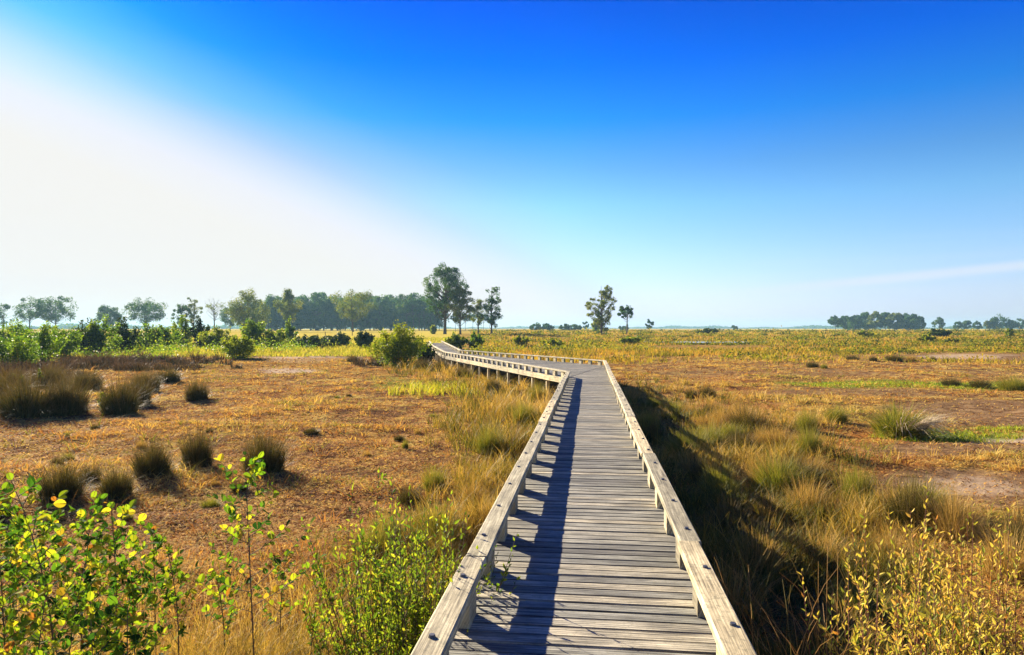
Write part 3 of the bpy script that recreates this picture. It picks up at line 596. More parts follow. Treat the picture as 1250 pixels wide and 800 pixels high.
# ------------------------------------------------------------------ shrubs and bushes
S = place_shrub
sh = [ # px, base py, h, w, label, mat
 (12, 452, 48, 60, 'yellow green birch scrub at the left edge behind the rushes', 'birch', 18, 3200), (48, 446, 52, 56, 'bright leafy birch bush second from the left edge', 'birch', 16, 3200),
 (22, 425, 34, 50, 'darker birch bush behind the leftmost ones', 'birch', 14, 2200), (78, 436, 40, 50, 'bushy green birch scrub in front of the two trunk tree', 'birch', 14, 2600), (104, 432, 42, 40, 'dark green birch bush with an upright tip left of the small rounded tree', 'bush_dark', 14, 2400),
 (128, 432, 44, 44, 'tall green birch bush below the small rounded tree', 'birch', 14, 2600), (152, 430, 40, 36, 'dark upright birch bush between the two domed trees', 'bush_dark', 12, 2200), (176, 428, 32, 44, 'yellowing birch bush below the domed tree', 'birch', 14, 2300),
 (202, 426, 30, 36, 'loose green bush right of the domed tree', 'birch', 12, 2000), (222, 424, 40, 26, 'slender young birch bush with spiky top', 'birch', 10, 1500), (246, 424, 38, 24, 'slender birch bush below the bare crowned tree', 'bush_dark', 10, 1500),
 (268, 426, 26, 44, 'low yellow green bush at the foot of the big ragged tree', 'bush', 14, 2300), (290, 438, 30, 50, 'low dark bush with bright top beside the sandy flat', 'bush', 16, 2600), (312, 424, 36, 34, 'dark green pointed bush in front of the big wood', 'birch', 14, 2400),
 (337, 424, 22, 40, 'low bush left of the row of dark brush', 'bush', 12, 1800), (352, 418, 28, 20, 'slender yellow green sapling in front of the wood', 'birch', 8, 1100), (380, 425, 16, 50, 'low dark brush at the back of the sandy flat', 'bush_dark', 14, 2000), (413, 424, 17, 40, 'low dark brush with green tips left of the round bush', 'bush_dark', 12, 1800),
 (444, 425, 21, 33, 'rounded dark green bush standing alone on the yellow field', 'bush_dark', 18, 2800), (487, 447, 48, 72, 'big yellow green willow bush at the left of the far boardwalk', 'bush', 26, 6500), (520, 444, 26, 34, 'dark low bush against the boardwalk bend', 'bush_dark', 14, 2400),
 (556, 426, 22, 34, 'golden green bush at the right of the far boardwalk end', 'bush', 16, 2600), (580, 427, 23, 30, 'green rounded bush right of the golden one', 'birch', 16, 2600), (527, 408, 12, 16, 'small olive bush at the vanishing end of the boardwalk', 'bush', 8, 900),
 (636, 423, 14, 30, 'small dark green bush behind the boardwalk bend', 'bush', 12, 1500), (676, 424, 10, 40, 'low olive bush behind the right rail', 'bush', 12, 1500), (728, 405, 16, 22, 'round olive bush at the foot of the solitary tree', 'bush', 10, 1200),
 (770, 421, 11, 40, 'low green bush on the plain right of the boardwalk corner', 'bush', 12, 1500), (865, 408, 7, 40, 'dark low bush on the horizon right of the small flat topped tree', 'bush_dark', 12, 1200), (1148, 411, 11, 34, 'dark brown bush below the isolated round tree', 'bush_dark', 14, 1600),
 (1133, 418, 11, 24, 'green bush left of and below the brown one', 'bush', 12, 1400), (1232, 412, 13, 14, 'upright yellow green bush near the right edge', 'bush', 9, 1000), (1055, 412, 9, 26, 'small green bush on the scrub below the compact copse', 'bush', 10, 1100), (1163, 421, 8, 22, 'dark bush in front of the brown one', 'bush_dark', 9, 1000),
 (128, 500, 24, 20, 'small lime green seedling bush between two dark rush clumps', 'bush', 8, 700), (20, 476, 24, 20, 'lime green leafy shoots among the rushes at the left', 'bush', 8, 600), (48, 474, 26, 12, 'upright lime shoots in the dark rushes', 'bush', 6, 500),
]
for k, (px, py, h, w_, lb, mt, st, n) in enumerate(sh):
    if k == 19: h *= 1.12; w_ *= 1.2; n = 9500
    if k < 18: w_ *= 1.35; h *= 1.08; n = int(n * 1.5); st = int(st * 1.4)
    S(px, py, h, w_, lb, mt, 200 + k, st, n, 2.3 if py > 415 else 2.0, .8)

# ------------------------------------------------------------------ rush tussocks
def tussock_mesh(n, Rb, spread, seed, droop=.25, mats=('rush',), wd=.006, pale=0):
    r = np.random.default_rng(seed); a = r.uniform(0, 6.28, n); q = np.sqrt(r.random(n))
    P = np.stack([np.cos(a) * q * Rb, np.sin(a) * q * Rb, np.full(n, -.03)], -1)
    H = (.42 + .58 * r.beta(1.5, 1.9, n)) * (1 - .38 * q ** 2) * (1 + .16 * np.sin(3 * a + seed) + .1 * np.sin(7 * a + 2 * seed)); H[r.random(n) < .04] *= 1.25; hd = a + r.normal(0, .7, n)
    parts = [(*blades(P, H, np.full(n, wd) * r.uniform(.7, 1.5, n), q * spread * r.uniform(.5, 1.3, n), hd, r.uniform(0, droop, n) + .15 * q, 5, None, r), 0)]
    k = n // 7; a = r.uniform(0, 6.28, k); P = np.stack([np.cos(a) * Rb, np.sin(a) * Rb, np.full(k, -.02)], -1)      # short dead blades round the foot
    parts.append((*blades(P, r.uniform(.15, .4, k), np.full(k, wd * 1.3), r.uniform(.6, 2.2, k), a, r.uniform(.2, .7, k), 4, r.uniform(.6, 1, k), r), 0))
    if pale:
        k = pale; a = r.normal(-.5, .75, k); P = np.stack([np.cos(a) * Rb * .7, np.sin(a) * Rb * .7, np.full(k, .02)], -1)
        parts.append((*blades(P, r.uniform(.35, .85, k), np.full(k, wd * 2.3), r.uniform(.5, 1.2, k), a, r.uniform(.25, .95, k), 6, None, r), 1))
    return mk('rush_tussock', [(v, f, mi, at_) for (v, f, at_, mi) in parts], [M[x] for x in mats])
TV = {'rush': [tussock_mesh(1700, .34, .62, 300 + k) for k in range(4)], 'rush_g': [tussock_mesh(1500, .34, .65, 310 + k, mats=('rush_g',)) for k in range(3)],
      'rush_gold': [tussock_mesh(800, .34, .7, 320 + k, .35, ('rush_gold',)) for k in range(3)]}
TV['pale'] = [tussock_mesh(1500, .33, .85, 330, .3, ('rush_g', 'bleached'), .008, 300)]
tn = 0
def tuss(px, py, hpx, wpx, label, kind='rush', group=None):
    global tn
    p = at(px, py); D = p[1]; h = hpx / FPX * D; w_ = wpx / FPX * D
    o = link('rush_tussock', TV[kind][tn % len(TV[kind])]); tn += 1
    o.location = p; o.rotation_euler = (0, 0, 0 if kind == 'pale' else random.uniform(0, 6.28)); big = 1.22 if px < 340 and py > 465 else 1.05; sx = w_ / 1.35 * big; o.scale = (sx, sx, h * big)
    tag(o, label, 'rush tussock', group); return o
for a in [
 (74, 610, 60, 66, 'wide dark rush tussock behind the tallest alder sapling'), (142, 606, 46, 50, 'low dark rush tussock right of the wide one'), (186, 581, 58, 58, 'dark upright rush tussock left of a matching pair'),
 (241, 569, 58, 50, 'thin tipped rush tussock between two darker ones'), (322, 577, 66, 68, 'dark rush tussock casting a long shadow, behind the single alder stem'), (-2, 632, 52, 34, 'rush tussock cut off by the left edge'),
 (240, 488, 32, 36, 'small round dark rush tussock alone on the golden field'), (178, 478, 34, 44, 'rounded rush tussock behind the big clumps'), (36, 508, 64, 84, 'huge brown topped rush clump near the left edge'), (82, 506, 62, 62, 'tall dark rush clump just left of the lime seedling'),
 (146, 504, 54, 56, 'dark spreading rush clump right of the lime seedling'), (166, 494, 44, 48, 'rush clump overlapping the right of the spreading one'), (0, 498, 50, 50, 'rush clump at the very left edge of the middle field'),
 (105, 476, 32, 50, 'dark rush clump behind the lime seedling'), (62, 472, 34, 56, 'broad dark rush clump behind the huge brown topped one'), (14, 478, 36, 50, 'dark rush clump behind the lime shoots at the left edge'), (205, 466, 22, 40, 'low dark rush clump at the right end of the rush bed'), (110, 590, 30, 34, 'small dark rush tussock between the wide one and its neighbour'),
 (500, 614, 30, 42, 'small olive rush tussock in the field behind the leafy shrub', 'rush'), (597, 553, 48, 52, 'olive green rush tussock close to the left side of the boardwalk', 'rush_g'), (602, 480, 28, 30, 'dark rush tussock below the boardwalk bend'),
 (640, 520, 46, 46, 'green rush tussock against the left rail', 'rush_g'), (655, 492, 36, 36, 'olive rush tussock under the inner corner of the bend', 'rush_g'), (625, 545, 40, 46, 'golden tussock leaning on the boardwalk piles', 'rush_gold'),
 (432, 443, 15, 26, 'small brown rush tussock left of the willow bush'), (462, 444, 15, 24, 'small dark rush tussock touching the willow bush'), (540, 454, 22, 36, 'brown rush tussock right of the willow bush'), (566, 462, 22, 30, 'brown rush tussock in front of the thin piles'), (517, 452, 20, 30, 'low brown rush tussock in front of the willow bush'),
 (380, 530, 12, 30, 'tiny dead grey tussock in the middle of the field', 'rush'), (1098, 533, 58, 92, 'large tussock with bleached drooping blades on its right side', 'pale'), (985, 528, 42, 40, 'dark rush tussock left of the bleached one', 'rush_g'), (1020, 516, 32, 42, 'compact green rush tussock just behind the dark one', 'rush_g'),
 (952, 548, 50, 60, 'golden green tussock at the edge of the boardwalk shadow', 'rush_gold'), (905, 520, 40, 50, 'golden tussock in the tall grass right of the boardwalk', 'rush_gold'), (935, 590, 62, 70, 'big straw coloured tussock half in shadow', 'rush_gold'), (985, 628, 74, 80, 'straw tussock with dark base in front of the orange grass', 'rush_gold'),
 (1088, 622, 46, 50, 'golden tussock with a dark foot on the bare ground', 'rush_gold'), (880, 610, 66, 70, 'shaded tussock in the dark grass beside the right rail', 'rush_g'), (850, 555, 48, 56, 'shaded olive tussock near the right rail', 'rush_g'),
 (1161, 471, 15, 32, 'dark low tussock left of two on the green strip'), (1197, 474, 17, 36, 'dark low tussock in the middle of the green strip'), (1236, 477, 28, 50, 'yellowish taller tussock at the right edge on the green strip', 'rush_g'),
 (1041, 440, 9, 24, 'low dark tussock, leftmost of the short row on the brown flat'), (1066, 441, 9, 14, 'small dark tussock second in the short row'), (1092, 441, 12, 30, 'wide dark tussock in the middle of the short row'), (1112, 441, 14, 20, 'pale straw tussock in the short row', 'rush_gold'),
 (1139, 441, 8, 12, 'dark dot like tussock at the right end of the short row'), (992, 449, 12, 22, 'small dark tussock left of the short row'), (1006, 450, 9, 12, 'tiny olive tussock beside the small dark one', 'rush_g')]:
    tuss(*a)

rr_ = np.random.default_rng(77)
for k in range(50):      # straw and olive grass tussocks massed along the shaded strip
    Y = float(np.exp(rr_.uniform(np.log(6.0), np.log(27)))); xr = .114 * Y + .78; x_ = xr + rr_.uniform(.5, 4.2) ; p = (x_, Y, float(ground_z(np.float64(x_), np.float64(Y))))
    kind = ('rush_gold', 'rush_g', 'rush_gold', 'rush')[k % 4]; o = link('grass_tussock', TV[kind][k % 3]); sx = rr_.uniform(.5, 1.05); o.location = p; o.rotation_euler = (0, 0, rr_.uniform(0, 6.28)); o.scale = (sx, sx, rr_.uniform(.50, 1.0))
    c_ = {'rush_gold': 'straw coloured', 'rush_g': 'olive green', 'rush': 'dark brown'}[kind]; tag(o, 'shaggy ' + c_ + ' tussock in the crowded grass right of the boardwalk', 'grass tussock', c_ + ' tussocks crowded along the right of the boardwalk')
for k in range(16):
    Y = float(np.exp(rr_.uniform(np.log(7.5), np.log(26)))); xl = .114 * Y - .82; x_ = xl - rr_.uniform(.35, 1.7); p = (x_, Y, float(ground_z(np.float64(x_), np.float64(Y))))
    kind = ('rush_gold', 'rush_g')[k % 2]; o = link('grass_tussock', TV[kind][k % 3]); sx = rr_.uniform(.35, .7); o.location = p; o.rotation_euler = (0, 0, rr_.uniform(0, 6.28)); o.scale = (sx, sx, rr_.uniform(.4, .8))
    c_ = {'rush_gold': 'straw coloured', 'rush_g': 'olive green'}[kind]; tag(o, 'loose ' + c_ + ' tussock in the grass strip left of the boardwalk', 'grass tussock', c_ + ' tussocks along the left of the boardwalk')
for k in range(26):
    px, py = rr_.uniform(20, 560), rr_.uniform(470, 640); p = at(px, py); o = link('grass_tussock', TV[('rush', 'rush_gold', 'rush_g')[k % 3]][k % 3]); sx = rr_.uniform(.12, .34); o.location = p; o.rotation_euler = (0, 0, rr_.uniform(0, 6.28)); o.scale = (sx, sx, rr_.uniform(.15, .34))
    c_ = ('dark brown', 'straw coloured', 'olive green')[k % 3]; tag(o, 'small ' + c_ + ' tuft of grass on the open field left of the boardwalk', 'grass tuft', 'small ' + c_ + ' tufts scattered over the left field')

# ------------------------------------------------------------------ grass and ground cover (uncountable)
def scatter(n, y0, y1, x_half=0.80, p=1.0):
    """positions with density falling with distance, in the wedge that the valley view takes in"""
    u = rng.random(n); y = (y0 ** (-p) + u * (y1 ** (-p) - y0 ** (-p))) ** (-1 / p) if p else y0 * (y1 / y0) ** u
    x = rng.uniform(-1, 1, n) * x_half * y; return x, y
def grass_obj(name, label, x, y, H, Wd, lean, mat, lv=3, rnd=None, cat='grass', droop=.3):
    P = np.stack([x, y, ground_z(x, y) - .01], -1); n = len(x)
    v, f, a = blades(P, H, Wd, lean, rng.uniform(0, 6.28, n), rng.uniform(0, droop, n), lv, rnd)
    o = link(name, mk(name, [(v, f, 0, a)], [M[mat]])); tag(o, label, cat, kind='stuff'); return o
# short field grass and litter
def tufts(x, y, per, rad):
    k = len(x); x = np.repeat(x, per); y = np.repeat(y, per); rr = np.repeat(rad, per) if np.ndim(rad) else rad
    a = rng.uniform(0, 6.28, len(x)); q = np.sqrt(rng.random(len(x))) * rr; return x + np.cos(a) * q, y + np.sin(a) * q, np.repeat(np.arange(k), per), a
x, y = scatter(60000, 4.2, 75, .80, .35)
Z, px, py = zones(x, y); bar = np.maximum(Z['mud'], Z['sand']); cl = .45 + .45 * snoise(x, y, 3) + .45 * snoise(x, y, 2)
keep = (rng.random(len(x)) < np.clip(cl, .10, 1) * (1 - .95 * bar)); x, y = x[keep], y[keep]; k = len(x)
th = rng.gamma(2.5, .022, k) * (.7 + .5 * (snoise(x, y, 2) > .1)); th = np.clip(th, .02, .22) * (1 + y * .008); bigt = rng.random(k) < .035 * (1 + snoise(x, y, 1)); th[bigt] = rng.uniform(.16, .34, bigt.sum())
tr_ = np.clip(.44 + .30 * snoise(x, y, 2) + .18 * snoise(x, y, 1) + rng.normal(0, .16, k), 0, .95); tr_[(rng.random(k) < .07) | (bigt & (rng.random(k) < .45))] = 1.0
x, y, ti, hd = tufts(x, y, 12, (.03 + th * .5) * (1 + y * .02)); dw, side = dist_walk(x, y); keep = dw > .02; x, y, ti, hd = x[keep], y[keep], ti[keep], hd[keep]; n = len(x)
P = np.stack([x, y, ground_z(x, y) - .01], -1)
v, f, a = blades(P, th[ti] * rng.uniform(.4, 1.2, n), .0035 + .0009 * y * rng.uniform(.5, 1.4, n), rng.uniform(.3, 2.2, n), hd + rng.normal(0, .6, n), rng.uniform(0, .5, n), 3, np.clip(tr_[ti] + rng.normal(0, .07, n), 0, 1))
o = link('field_grass', mk('field_grass', [(v, f, 0, a)], [M['field']])); tag(o, 'short dry orange and straw grass over the open fen', 'grass', kind='stuff')
# litter: dead leaves and stalks lying flat
x, y = scatter(220000, 4.0, 60, .80, .6); dw, side = dist_walk(x, y); Z, px, py = zones(x, y); keep = (dw > .02) & (rng.random(len(x)) < .75 * (1 - .7 * Z['mud'])); x, y = x[keep], y[keep]; n = len(x)
P = np.stack([x, y, ground_z(x, y) + rng.uniform(0, .012, n)], -1)
v, f, a = blades(P, np.full(n, .03) + .002 * y, .005 + .0014 * y * rng.uniform(.4, 1.3, n), rng.uniform(1.2, 4, n), rng.uniform(0, 6.28, n), rng.uniform(.4, 1.1, n), 3, np.clip(rng.beta(1.0, 1.6, n), 0, .93))
o = link('plant_litter', mk('plant_litter', [(v, f, 0, a)], [M['field']])); tag(o, 'dead stalks and leaf litter lying on the fen floor', 'litter', kind='stuff')
# taller grass growing along both sides of the boardwalk and in the golden belt
x, y = scatter(27000, 3.2, 75, .62, .30); dw, side = dist_walk(x, y); Z, px, py = zones(x, y)
nn = .5 + .5 * snoise(x, y, 3); n2_ = .5 + .5 * snoise(x, y, 2)
dl = np.where(side == -1, 1 - sm(.2 + 1.6 * sm(12, 20, y), 1.6 + 2.2 * sm(12, 20, y), dw - .9 * n2_), 0) * (y < 46)
drr = np.where(side == 1, (1 - sm(1.8, 5.0, dw - 2.0 * n2_)) * (1 - sm(24, 40, y)), 0)
keep = (dw > .10) & (rng.random(len(x)) < np.maximum(dl, drr) * np.clip(.15 + 1.0 * nn, 0, 1) * (1 - Z['mud'] * .8))
x, y, side, nn = x[keep], y[keep], side[keep], nn[keep]; k = len(x)
th = rng.uniform(.18, .60, k) * (.45 + .75 * nn) * np.where(side == -1, .9 + .55 * sm(11, 18, y), .9)
dk, _ = dist_walk(x, y); dk = (side == 1) * (1 - sm(1.6, 3.4, dk)); tr_ = np.clip(.50 - .26 * dk - .14 * (side == -1) + .3 * snoise(x, y, 2) + rng.normal(0, .18, k), 0, 1)  # darker olive right of the walk: part of the shade is in the colour
x, y, ti, hd = tufts(x, y, 14, (.04 + th * .18) * (1 + y * .015)); dw, side = dist_walk(x, y); keep = dw > .04; x, y, ti, hd = x[keep], y[keep], ti[keep], hd[keep]; n = len(x)
P = np.stack([x, y, ground_z(x, y) - .01], -1)
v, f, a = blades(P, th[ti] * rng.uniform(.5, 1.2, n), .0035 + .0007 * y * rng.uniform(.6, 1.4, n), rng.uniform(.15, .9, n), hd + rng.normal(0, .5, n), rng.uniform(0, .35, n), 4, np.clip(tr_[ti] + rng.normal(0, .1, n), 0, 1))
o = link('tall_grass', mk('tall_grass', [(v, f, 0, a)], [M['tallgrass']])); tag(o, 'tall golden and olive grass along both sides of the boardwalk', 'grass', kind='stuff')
# bright lime grass patches
x, y = scatter(500000, 12, 40, .80, .2); Z, px, py = zones(x, y)
m_ = np.maximum.reduce([ell(px, py, 530, 480, 46, 7, .6, 3, x, y), ell(px, py, 1150, 471, 170, 4, .3, 2, x, y) * .6, ell(px, py, 1180, 532, 80, 7, .7, 3, x, y) * .7])
keep = rng.random(len(x)) < m_ * np.where(px < 800, .40, .75) * np.clip(.5 + .7 * snoise(x, y, 4), .05, 1); x, y, px = x[keep], y[keep], px[keep]; n = len(x)
grass_obj('lime_grass', 'bright yellow green grass in damp patches', x, y, np.where(px < 800, rng.uniform(.25, .5, n), rng.uniform(.05, .16, n)), .004 + .001 * y * rng.uniform(.5, 1.3, n), rng.uniform(.1, .8, n), 'lime', 3, np.clip(rng.random(n) * .8 + np.where(px < 800, .35, 0), 0, 1))
# rush bed: the grey brown band behind the left tussocks
x, y = scatter(9000, 22, 80, .80, .3); Z, px, py = zones(x, y); n1_ = snoise(x, y, 2)
m_ = np.maximum.reduce([ell(px, py, 150, 446, 115, 10, .55, 2, x, y), ell(px, py, 20, 460, 80, 14, .5, 2, x, y), ell(px, py, 232, 450, 24, 4, .5, 2, x, y), ell(px, py, 480, 445, 60, 4, .2, 2, x, y) * .6])
keep = rng.random(len(x)) < m_ * np.clip(.75 + .8 * n1_, .05, 1); x, y = x[keep], y[keep]; k = len(x); th = rng.uniform(.35, 1.05, k) * (.8 + .3 * snoise(x, y, 3)); tr_ = rng.random(k)
x, y, ti, hd = tufts(x, y, 70, .18 + .38 * th); n = len(x); P = np.stack([x, y, ground_z(x, y) - .02], -1)
v, f, a = blades(P, th[ti] * (.4 + .65 * rng.random(n)), .008 + .0006 * y * rng.uniform(.6, 1.4, n), rng.uniform(.1, .7, n), hd + rng.normal(0, .5, n), rng.uniform(0, .3, n), 4, np.clip(tr_[ti] * .6 + rng.random(n) * .5 - .05, 0, 1))
o = link('rush_bed', mk('rush_bed', [(v, f, 0, a)], [M['rush_dark']])); tag(o, 'grey brown bed of rushes in front of the birch scrub', 'rushes', kind='stuff')
# scrub and rough grass over the far plain
def domes(x, y, rad, hgt, per, tone, qs, mat, name, label):
    k = len(x); ti = np.repeat(np.arange(k), per); n = len(ti)
    q = nrm(rng.normal(size=(n, 3))) * (rng.random((n, 1)) ** .4); q[:, 2] = np.abs(q[:, 2])
    P = np.stack([x[ti] + q[:, 0] * rad[ti], y[ti] + q[:, 1] * rad[ti], ground_z(x[ti], y[ti]) + q[:, 2] * hgt[ti] * (1 + .3 * rng.normal(size=n) * (q[:, 2] > .6))], -1)
    v, f, a = quads(P, qs[ti], np.clip(tone[ti] + rng.normal(0, .13, n), 0, 1), None, 0)
    o = link(name, mk(name, [(v, f, 0, a)], [M[mat]])); return tag(o, label, 'scrub', kind='stuff')
x, y = scatter(9000, 52, 420, .80, .45); Z, px, py = zones(x, y); b1, b2 = snoise(x * .25, y, 1), snoise(x * .5, y, 2)
m_ = (px > 575) * sm(55, 74, y + 7 * snoise(x, y, 1) + 4 * b2) * np.clip(.25 + 1.2 * b1 + .5 * b2, .01, 1) * (1 - Z['mud'])
keep = rng.random(len(x)) < m_; x, y = x[keep], y[keep]; k = len(x); sz = rng.gamma(3, .33, k)
domes(x, y, (.5 + .9 * sz), .22 + .45 * sz * rng.uniform(.5, 1.2, k), 46, np.clip(.36 + .22 * snoise(x, y, 2) + .32 * snoise(x * .2, y, 1) + rng.normal(0, .18, k), 0, 1), .06 + .0020 * y, 'scrub', 'scrub', 'low olive scrub covering the plain right of the boardwalk up to the horizon')
x, y = scatter(130000, 46, 420, .80, .5); Z, px, py = zones(x, y); keep = (px > 575) & (rng.random(len(x)) < sm(46, 66, y + 6 * snoise(x, y, 1)) * np.clip(.42 + 1.1 * snoise(x * .2 + 9, y, 1), .03, 1) * (1 - Z['mud'])); x, y = x[keep], y[keep]; n = len(x)
grass_obj('rough_grass', 'rough golden grass between the scrub on the plain', x, y, rng.uniform(.2, .6, n) * (1 + .001 * y), .02 + .0014 * y * rng.uniform(.5, 1.3, n), rng.uniform(.1, .9, n), 'plain', 3, np.clip(.5 + .35 * snoise(x, y, 2) + rng.normal(0, .2, n), 0, 1))
# leafy undergrowth tying the birch scrub at the left together
x, y = scatter(3000, 38, 130, .80, .4); Z, px, py = zones(x, y)
m_ = np.maximum(ell(px, py, 100, 424, 270, 16, .35, 1, x, y), ell(px, py, 350, 424, 90, 6, .3, 2, x, y) * .8); keep = rng.random(len(x)) < m_ * .75 * sm(-.5, .3, snoise(x, y, 2)); x, y = x[keep], y[keep]; k = len(x); sz = rng.gamma(3, .33, k)
domes(x, y, .6 + .8 * sz, .35 + .85 * sz, 80, np.clip(.5 + .35 * snoise(x, y, 2) + rng.normal(0, .15, k), 0, 1), .08 + .0011 * y, 'birch', 'undergrowth', 'leafy green undergrowth between the birch bushes at the left')
x, y = scatter(120000, 45, 150, .80, .5); Z, px, py = zones(x, y); keep = (px < 560) & (py < 436) & (rng.random(len(x)) < .8 * sm(48, 62, y + 4 * snoise(x, y, 2))); x, y = x[keep], y[keep]; n = len(x)
grass_obj('meadow_grass', 'pale yellow meadow grass before the distant wood', x, y, rng.uniform(.15, .5, n), .02 + .0013 * y * rng.uniform(.5, 1.3, n), rng.uniform(.1, .8, n), 'meadow', 3, rng.random(n))

# ------------------------------------------------------------------ foreground plants
def sapling(px, D, toppy, label, seed, leaf=.055, shape=ROUND, wr=.8, mat='alder', smat='stem_brown', twigs=9, per=6, spread=.22, bend=.08, name='sapling', cat='sapling', z0=None, first=.25, rad=.006, topn=10, rot=None, fold=.25):
    """one stem with side twigs, a leaf at every node"""
    r = np.random.default_rng(seed); p = at_d(px, D); H = CAMZ - (toppy - HZ) / FPX * D - p[2]
    b = np.array([0, 0, -.05]); tip = np.array([r.normal(0, bend) * H, r.normal(0, bend) * H, H]); c = np.array([r.normal(0, bend) * H, r.normal(0, bend) * H, H * .5])
    pts = bez(b, c, tip, 12); st = [tube(pts, np.linspace(rad, rad * .3, 12), 6)]; P = []; A = []
    def along(q, n, t0):
        k = len(q) - 1
        for i in range(n):
            t = t0 + (1 - t0) * (i + .6) / n; f = t * k; i0 = min(int(f), k - 1); pp = q[i0] + (q[i0 + 1] - q[i0]) * (f - i0); T_ = nrm(q[i0 + 1] - q[i0])
            a = i * 2.4 + r.uniform(-.6, .6); side_ = nrm(np.cross(T_, [math.cos(a), math.sin(a), .2])); P.append(pp); A.append(side_ * r.uniform(.7, 1.1) + T_ * r.uniform(.1, .8) + np.array([0, 0, r.uniform(-.2, .25)]))
        P.append(q[-1]); A.append(nrm(q[-1] - q[-2]) + r.normal(0, .2, 3))
    along(pts, topn, first + .1)
    for k in range(twigs):
        t = first + (.95 - first) * (k + r.uniform(0, 1)) / twigs; f = t * 11; i0 = min(int(f), 10); s = pts[i0] + (pts[i0 + 1] - pts[i0]) * (f - i0); a = k * 2.4 + r.uniform(-.5, .5) + seed
        ln = spread * H * (1.25 - t) * r.uniform(.6, 1.2); e = s + np.array([math.cos(a) * ln, math.sin(a) * ln, ln * r.uniform(.5, 1.1)]); q = bez(s, (s + e) / 2 + np.array([math.cos(a), math.sin(a), -.3]) * ln * .12, e, 5)
        st.append(tube(q, np.linspace(rad * .45, rad * .18, 5), 4)); along(q, max(2, int(per * r.uniform(.6, 1.3))), .25)
    P = np.array(P); A = np.array(A); n = len(P); Nn = np.array([0, 0, 1.0]) + r.normal(0, .55, (n, 3))
    rn = np.clip(r.normal(.43, .24, n), 0, 1)
    lv = leaves(P, A, Nn, leaf * r.uniform(.45, 1.3, n), np.full(n, wr) * r.uniform(.8, 1.1, n), shape, fold, rn, r)
    e = empty(name, p); tag(e, label, cat); link('stem', mk('stem', wrap(st), [M[smat]], True), e); link('leaves', mk('leaves', wrap([lv]), [M[mat]], False), e); return e
for k, (px, D, tp, lb, tw, lf) in enumerate([
 (57, 3.9, 578, 'tallest leafy alder sapling at lower left', 20, .062), (8, 3.8, 640, 'alder sapling cut by the left edge of the photo', 14, .06), (28, 4.4, 648, 'small alder sapling between the edge and the tallest one', 12, .06),
 (98, 4.3, 612, 'bushy alder sapling just right of the tallest one', 14, .06), (135, 4.2, 615, 'alder sapling with a leaning dark stem, third from the right of its cluster', 14, .06), (82, 3.6, 690, 'low alder shoot in front of the tallest sapling', 12, .058),
 (3, 4.9, 612, 'alder sapling rising highest at the left edge', 14, .06), (150, 3.5, 742, 'lowest alder shoot at the bottom right of the cluster', 11, .055), (75, 5.0, 628, 'alder sapling behind the tallest one', 12, .06),
 (165, 4.1, 700, 'low spreading alder sapling in the dry grass', 10, .056), (190, 4.8, 640, 'slim alder sapling with few leaves at the right of the cluster', 10, .058), (212, 4.6, 672, 'short alder sapling at the right end of the cluster', 8, .055),
 (313, 4.6, 556, 'solitary tall alder stem with a leafy head', 13, .062), (345, 5.2, 672, 'small sapling right of the solitary alder stem', 7, .05), (272, 5.0, 690, 'small sapling left of the solitary alder stem', 7, .05), (40, 3.3, 735, 'lowest alder shoot in the bottom left corner', 10, .055), (120, 3.4, 728, 'alder shoot low in front of the leaning stem', 9, .055)]):
    sapling(px, D, tp, lb, 400 + k, lf * .84, twigs=int(tw * 1.8), per=9, first=.38 if k else .30, spread=.26, bend=.05)
for k, (px, D, tp, lb) in enumerate([(402, 4.8, 598, 'thin upright willow herb stem with yellow green leaves'), (452, 5.0, 580, 'taller thin stem with yellow leaves left of the leafy shrub'), (438, 4.6, 650, 'short stem with yellowing leaves between the thin ones'), (378, 4.6, 680, 'low stem with small yellow leaves')]):
    sapling(px, D, tp, lb, 430 + k, .05, LANCE, .38, 'willow_g', 'stem_red', 5, 5, .12, .04, 'leafy_stem', 'plant', topn=26, rad=.004, first=.3)
